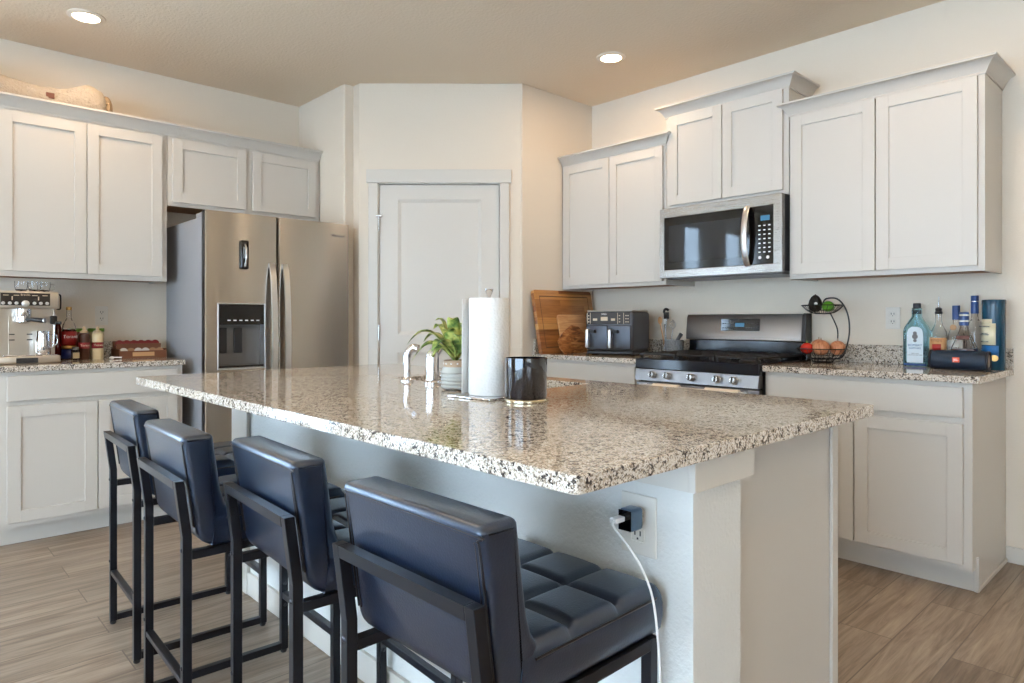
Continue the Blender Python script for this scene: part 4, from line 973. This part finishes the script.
# tube
g = thing('gift_tube', 'tall teal cylindrical whisky tube with cream label at the counter end', 'tube', (4.037, -.115, Z0))
B().lathe([(.045, 0), (.046, .002), (.046, .303), (.047, .304), (.047, .322), (.045, .325), (0, .325)], seg=40).build('tube_body', teal, g, 40)
wrap(.0466, .115, .215, AF-1.5, AF+.35, g, label_c); wrap(.0468, .215, .235, AF-1.25, AF+.05, g, label_c, 'label_arch')
wrap(.0467, .06, .112, AF-1.5, AF+.6, g, label_b, 'blue_band'); 
def tubetext(s_, size, z, a=-.62): text('label_text', s_, size, Matrix.Rotation(a, 4, 'Z') @ Matrix.Translation((0, -.0482, z)) @ FY, M('teal_print', (24, 70, 90), .5), g)
tubetext('THE GLENLIVET', .009, .200); tubetext('SINGLE MALT\nSCOTCH WHISKY', .006, .165); tubetext('AGED 12 YEARS', .006, .13)
B(Matrix.Rotation(.25, 4, 'Z') @ Matrix.Translation((0, -.0465, .055)) @ Matrix.Rotation(PI/2, 4, 'X')).lathe([(0, 0), (.015, 0), (.014, .0012), (0, .0015)], seg=24).build('gold_seal', gold, g)
# speaker
sp = thing('portable_speaker', 'navy fabric cylindrical portable speaker lying in front of the bottles', 'speaker', (3.937, -.275, Z0+.0465), 0)
RY = Matrix.Rotation(PI/2, 4, 'Y')
B(RY).lathe([(.030, -.108), (.041, -.106), (.0435, -.09), (.0445, 0), (.0435, .09), (.041, .106), (.030, .108)], seg=40).build('fabric_body', navy, sp, 50)
for s_ in (-1, 1):
    B(RY).lathe([(.0415, s_*.1065), (.0445, s_*.108), (.044, s_*.116), (.037, s_*.118), (.037, s_*.110)], seg=36).build('end_ring', M('navy_rubber', (14, 22, 36), .5), sp, 40)
    B(RY).lathe([(0, s_*.109), (.032, s_*.109), (.030, s_*.113), (0, s_*.115)], seg=32).build('bass_radiator', M('speaker_copper', (120, 100, 80), .35, .8), sp, 40)
B().box(-.10, -.012, -.0462, .10, .012, -.042, .002).build('foot', dark_plastic, sp)
bd = B().box(-.017, -.0466, -.009, .011, -.0440, .014, .0008).build('badge', orange, sp, label='orange logo badge')
text('logo', 'JBL', .015, Matrix.Translation((-.003, -.0470, .0025)) @ FY, white_txt, bd)

# ---------------------------------------------------------------- left counter
cm = thing('espresso_machine', 'brushed steel espresso machine with dark gauge panel at the left counter end', 'espresso machine', (0, 0, 0))
cs = M('espresso_steel', (196, 186, 172), .3, .9)
y0, y1 = -3.490, -3.195
B().box(.10, y0, .955, .33, y1, 1.215, .006).build('rear_body', cs, cm)
B().box(.10, y0-.004, 1.205, .42, y1+.004, 1.298, .008, 3).build('head', cs, cm, 40)
B().box(.09, y0-.004, .9155, .455, y1+.006, .955, .006, 3).build('base', cs, cm, 40)
B().box(.4205, -3.448, 1.222, .4225, -3.232, 1.288, .0005).build('gauge_panel', M('panel_brown_black', (34, 26, 20), .3), cm)
for i, y in enumerate((-3.436, -3.408, -3.380, -3.302, -3.274, -3.246)):
    B(Matrix.Translation((.4226, y, 1.234)) @ RY).lathe([(0, 0), (.0085, 0), (.008, .006), (0, .007)], seg=18).build('button', steel_l, cm, 40)
gg = B(Matrix.Translation((.4226, -3.341, 1.232)) @ RY).lathe([(0, 0), (.017, 0), (.017, .008), (.014, .010), (0, .010)], seg=28).build('pressure_gauge', steel_l, cm, 40)
for y in (-3.425, -3.38, -3.30, -3.255): B().box(.4226, y-.012, 1.274, .4232, y+.012, 1.277).build('panel_mark', beige_txt, cm)
text('logo', 'Breville', .014, Matrix.Translation((.4228, -3.341, 1.278)) @ FX, beige_txt, cm)
for y in (-3.398, -3.284): B().box(.4226, y-.0025, 1.250, .4232, y+.0025, 1.270).build('panel_mark', beige_txt, cm)
B().box(.331, -3.490, 1.02, .345, -3.440, 1.2, .003).build('grinder_chute', cs, cm); B().box(.331, -3.49, 1.03, .40, -3.452, 1.075, .006).build('grinder_cradle', dark_plastic, cm)
gh = Matrix.Translation((.375, -3.345, 0))
B(gh).lathe([(.036, 1.165), (.037, 1.17), (.037, 1.204), (0, 1.204)], seg=28).build('group_head', chrome_m, cm, 40)
pf = B(gh).lathe([(.020, 1.125), (.034, 1.135), (.035, 1.1645), (0, 1.1645)], seg=28).build('portafilter', chrome_m, cm, 40)
B().tube([(.40, -3.335, 1.150), (.46, -3.300, 1.146), (.50, -3.272, 1.142)], .011, 12, None, False, lambda k: .009+.004*k).build('portafilter_handle', dark_plastic, pf, 50)
B(Matrix.Translation((.50, -3.272, 1.142)) @ Matrix.Rotation(.96, 4, 'Z') @ RY).lathe([(.0135, 0), (.0135, .006), (0, .008)], seg=18).build('handle_cap', steel_l, pf, 40)
B().tube(bez([(.40, -3.215, 1.205), (.415, -3.212, 1.15), (.425, -3.215, 1.05), (.43, -3.22, 1.0)], 6), .005, 10).build('steam_wand', chrome_m, cm, 50)
B().box(.405, -3.232, 1.122, .430, -3.200, 1.168, .006).box(.425, -3.21, 1.122, .442, -3.182, 1.138, .004).build('wand_grip', dark_plastic, cm)
B().box(.331, -3.405, .955, .337, -3.225, 1.165, .001).build('splash_plate', cs, cm)
for z in (1.035, 1.065):
    B().box(.3372, -3.402, z, .339, -3.378, z+.006).build('slot', dark_plastic, cm); B().box(.3372, -3.325, z, .339, -3.300, z+.006).build('slot', dark_plastic, cm)
B().box(.340, -3.44, .9555, .450, -3.205, .960, .001).build('drip_grate', chrome_m, cm)
B().box(.4552, -3.385, .918, .4565, -3.290, .945, .0004).build('tray_window', dark_plastic, cm)
B().tube(bez([(.34, -3.190, 1.285), (.345, -3.176, 1.285), (.345, -3.172, 1.27), (.345, -3.172, 1.22), (.345, -3.176, 1.205), (.34, -3.190, 1.205)], 4), .004, 8).build('side_handle', dark_plastic, cm)
jg = thing('milk_jug', 'small steel milk jug standing on the espresso machine tray', 'jug', (.405, -3.262, .9605))
B().lathe([(.034, 0), (.036, .003), (.036, .05), (.031, .11), (.033, .125), (.031, .125), (.029, .11), (.034, .05), (.034, .006), (0, .005)], seg=32).build('cup', chrome_m, jg, 40)
B().tube(bez([(.0, .033, .105), (.0, .060, .10), (0, .064, .06), (0, .036, .03)], 6), .0035, 8).build('handle', chrome_m, jg, 50)
for i, (y, lab) in enumerate(((-3.345, 'clear glass cup on the espresso machine, left one of three'), (-3.285, 'clear glass cup on the espresso machine, middle one of three'), (-3.235, 'clear glass cup on the espresso machine, right one of three'))):
    t = thing('glass_cup', lab, 'cup', (.30 if i < 2 else .25, y, 1.2985), 0, 'glass cups on the espresso machine')
    t.scale = (1.12, 1.12, 1.12)
    B().lathe([(.018, 0), (.024, .010), (.028, .035), (.027, .052), (.0255, .052), (.0262, .035), (.022, .012), (0, .005)], seg=28).build('cup', glass_m, t, 40)
    B().tube(bez([(.0, .026, .042), (.0, .042, .04), (0, .040, .018), (0, .023, .012)], 5), .0025, 8).build('handle', glass_m, t, 50)
AX = 0.0  # facing +x
sy = thing('syrup_bottle', 'tall clear syrup bottle with red label and gold cap beside the espresso machine', 'bottle', (.20, -3.108, Z0))
B().lathe([(.034, 0), (.036, .004), (.036, .18), (.030, .205), (.014, .235), (.012, .25), (.012, .29), (.010, .29), (.010, .25), (.028, .2), (.033, .18), (.033, .008), (0, .006)], seg=32).build('glass_body', glass_m, sy, 40)
B().lathe([(0, .008), (.0325, .009), (.0325, .178), (0, .178)], seg=28).build('syrup', M('dark_syrup', (60, 16, 12), .2), sy, 40)
wrap(.0366, .085, .165, -1.5, 1.5, sy, label_r); wrap(.0366, .065, .084, -1.5, 1.5, sy, gold, 'gold_stripe'); wrap(.0366, .01, .064, -1.5, 1.5, sy, M('deep_blue_label', (24, 34, 90), .4), 'blue_label')
text('label_text', 'Torani', .026, Matrix.Translation((.0378, 0, .135)) @ FX, label_w, sy)
B().lathe([(.0125, .288), (.0145, .288), (.0145, .306), (0, .308)], seg=20).build('cap', gold, sy, 40)
sb = thing('spice_jar', 'small square glass jar in front of the tall syrup bottle', 'jar', (.268, -3.088, Z0))
B().box(-.020, -.020, 0, .020, .020, .060, .006, 3).build('jar', glass('jar_glass', (214, 205, 190), .1), sb, 40)
B().lathe([(.017, .0605), (.017, .076), (0, .077)], seg=20).build('lid', M('pewter', (120, 116, 110), .4, .7), sb, 40)
B().box(.0202, -.016, .012, .0208, .016, .045).build('label', M('sand_label', (176, 156, 120), .5), sb)
rb = thing('syrup_bottle', 'dark red bottle half hidden behind the gold-capped syrup bottle', 'bottle', (.125, -3.150, Z0))
B().lathe([(.033, 0), (.035, .004), (.035, .15), (.02, .18), (.014, .2), (.014, .215), (0, .215)], seg=28).build('body', M('dark_red_glass', (90, 14, 12), .15), rb, 40)
for y, mt, lab, tx in ((-3.038, choc, 'squeeze bottle of chocolate sauce with red label, left of the cream one', 'Torani'), (-2.970, creamy, 'squeeze bottle of cream-coloured sauce with red label, right of the chocolate one', 'Torani')):
    q = thing('squeeze_bottle', lab, 'bottle', (.225, y, Z0), 0, 'sauce squeeze bottles')
    B().lathe([(.027, 0), (.030, .004), (.030, .140), (.026, .152), (.020, .156), (0, .156)], seg=32).build('body', mt, q, 40)
    wrap(.0306, .065, .100, -1.5, 1.5, q, M('crimson_label', (138, 30, 34), .4)); text('label_text', tx, .018, Matrix.Translation((.0318, 0, .083)) @ FX, beige_txt, q)
    B().lathe([(.021, .1565), (.021, .166), (.010, .170), (.007, .190), (.005, .192), (0, .192)], seg=24).build('nozzle_cap', M('tan_cap', (206, 176, 140), .4), q, 40)
for y, lab in ((-3.060, 'jar with green lid behind the chocolate squeeze bottle'), (-2.955, 'jar with green lid behind the cream squeeze bottle')):
    q = thing('storage_jar', lab, 'jar', (.115, y, Z0), 0, 'green-lidded jars')
    B().lathe([(.038, 0), (.041, .004), (.041, .155), (.038, .160), (0, .160)], seg=32).build('jar', M('spice_red', (120, 50, 34), .4) if y < -3 else M('pale_powder', (206, 190, 150), .5), q, 40)
    B().lathe([(.043, .1605), (.044, .163), (.044, .178), (.042, .181), (0, .181)], seg=32).build('lid', green_lid, q, 40)
sc = thing('scoop', 'small white scoop lying between squeeze bottles and tea tray', 'scoop', (.27, -2.905, Z0))
B().ell((0, 0, .008), .014, .014, .008).tube([(0, .01, .009), (.01, .05, .008)], .004, 8).build('scoop', white_m, sc, 60)
# tea / pod organiser tray
tr = thing('pod_organizer', 'brown wooden tiered tray of coffee pods at the right of the left counter', 'organizer', (.17, -2.735, Z0))
wd = M('walnut_tray', (112, 66, 40), .5)
B().box(-.10, -.13, 0, .10, .13, .006).box(.094, -.13, .006, .10, .13, .045).box(-.10, -.13, .006, .094, -.124, .055).box(-.10, .124, .006, .094, .13, .055).box(-.10, -.124, .006, -.094, .124, .10).box(-.004, -.124, .006, .002, .124, .085).build('tray', wd, tr)
podc = [M('pod_red', (120, 24, 22), .4), M('pod_dark', (34, 26, 26), .4), M('pod_silver', (200, 196, 190), .35, .6), M('pod_tan', (150, 110, 76), .4), M('pod_white', (224, 220, 214), .4)]
random.seed(11)
first = {}
for r in range(2):
    for k in range(6):
        c = random.choice([0, 1, 1, 2, 3, 4] if r == 0 else [0, 0, 1, 0])
        wz = .0225
        x = .05 if r == 0 else -.047
        p = tag(B(Matrix.Rotation(PI/2*.86, 4, 'Y')).lathe([(.017, -.02), (.022, .018), (.024, .018), (.024, .021), (0, .021)], seg=20).build('coffee_pod', podc[c], None, 40),
                'coffee pod %s, %s in the brown tray' % (['dark red', 'near-black', 'silver', 'tan', 'white'][c], 'front row, place %s from the left' % ['first', 'second', 'third', 'fourth', 'fifth', 'sixth'][k] if r == 0 else 'back row, place %s from the left' % ['first', 'second', 'third', 'fourth', 'fifth', 'sixth'][k]), 'coffee pod', 'coffee pods in the tray')
        p.location = (.17+x, -2.735-.10+.040*k-.001, Z0+.034+(.045 if r else 0))
B(Matrix.Translation((-.050, 0, 0))).box(-.043, -.123, .0065, .043, .123, .048, .001).build('rear_step', wd, tr)
B().box(.1002, -.06, .012, .101, .06, .036).build('front_label', label_t, tr)
# plush pet bed
pb = thing('pet_bed', 'rolled beige plush pet bed lying on top of the left wall cabinets', 'pet bed', (.225, -3.28, 2.302))
b = B(); n, sg = 60, 28; rings = []
for i in range(n+1):
    k = i/n; y = -.42+.77*k
    r = .076+.028*math.exp(-((k-.88)/.11)**2)+.044*math.exp(-((k-.02)/.27)**2)
    if k > .97: r *= math.sqrt(max(.05, 1-((k-.97)/.03)**2*.9))
    if k < .03: r *= math.sqrt(max(.05, 1-((.03-k)/.03)**2*.9))
    rings.append([b.bm.verts.new((r*1.15*math.cos(2*PI*q/sg)*(1+.05*math.sin(5*y*9+q)), y, max(.001, r*1.0*(1+math.sin(2*PI*q/sg))*(1+.02*math.sin(q*2+y*30))))) for q in range(sg)])
for a, c in zip(rings, rings[1:]):
    for q in range(sg): b.bm.faces.new([a[q], a[(q+1) % sg], c[(q+1) % sg], c[q]])
b.bm.faces.new(rings[0]); b.bm.faces.new(rings[-1][::-1])
b.build('bolster', plush, pb, 80)
rib = M('ribbed_tan', (176, 150, 120), .9); wv = rib.n('ShaderNodeTexWave'); wv.inputs['Scale'].default_value = 60; rib.l(rib.coords(), wv.inputs['Vector']); rib.bump(wv.outputs['Fac'], .8, .005)
B().ell((0, .350, .085), .085, .035, .083).build('side_panel', rib, pb, 60)
B().box(.083, .045, .075, .090, .085, .105, .002).build('tag', brown_m, pb)
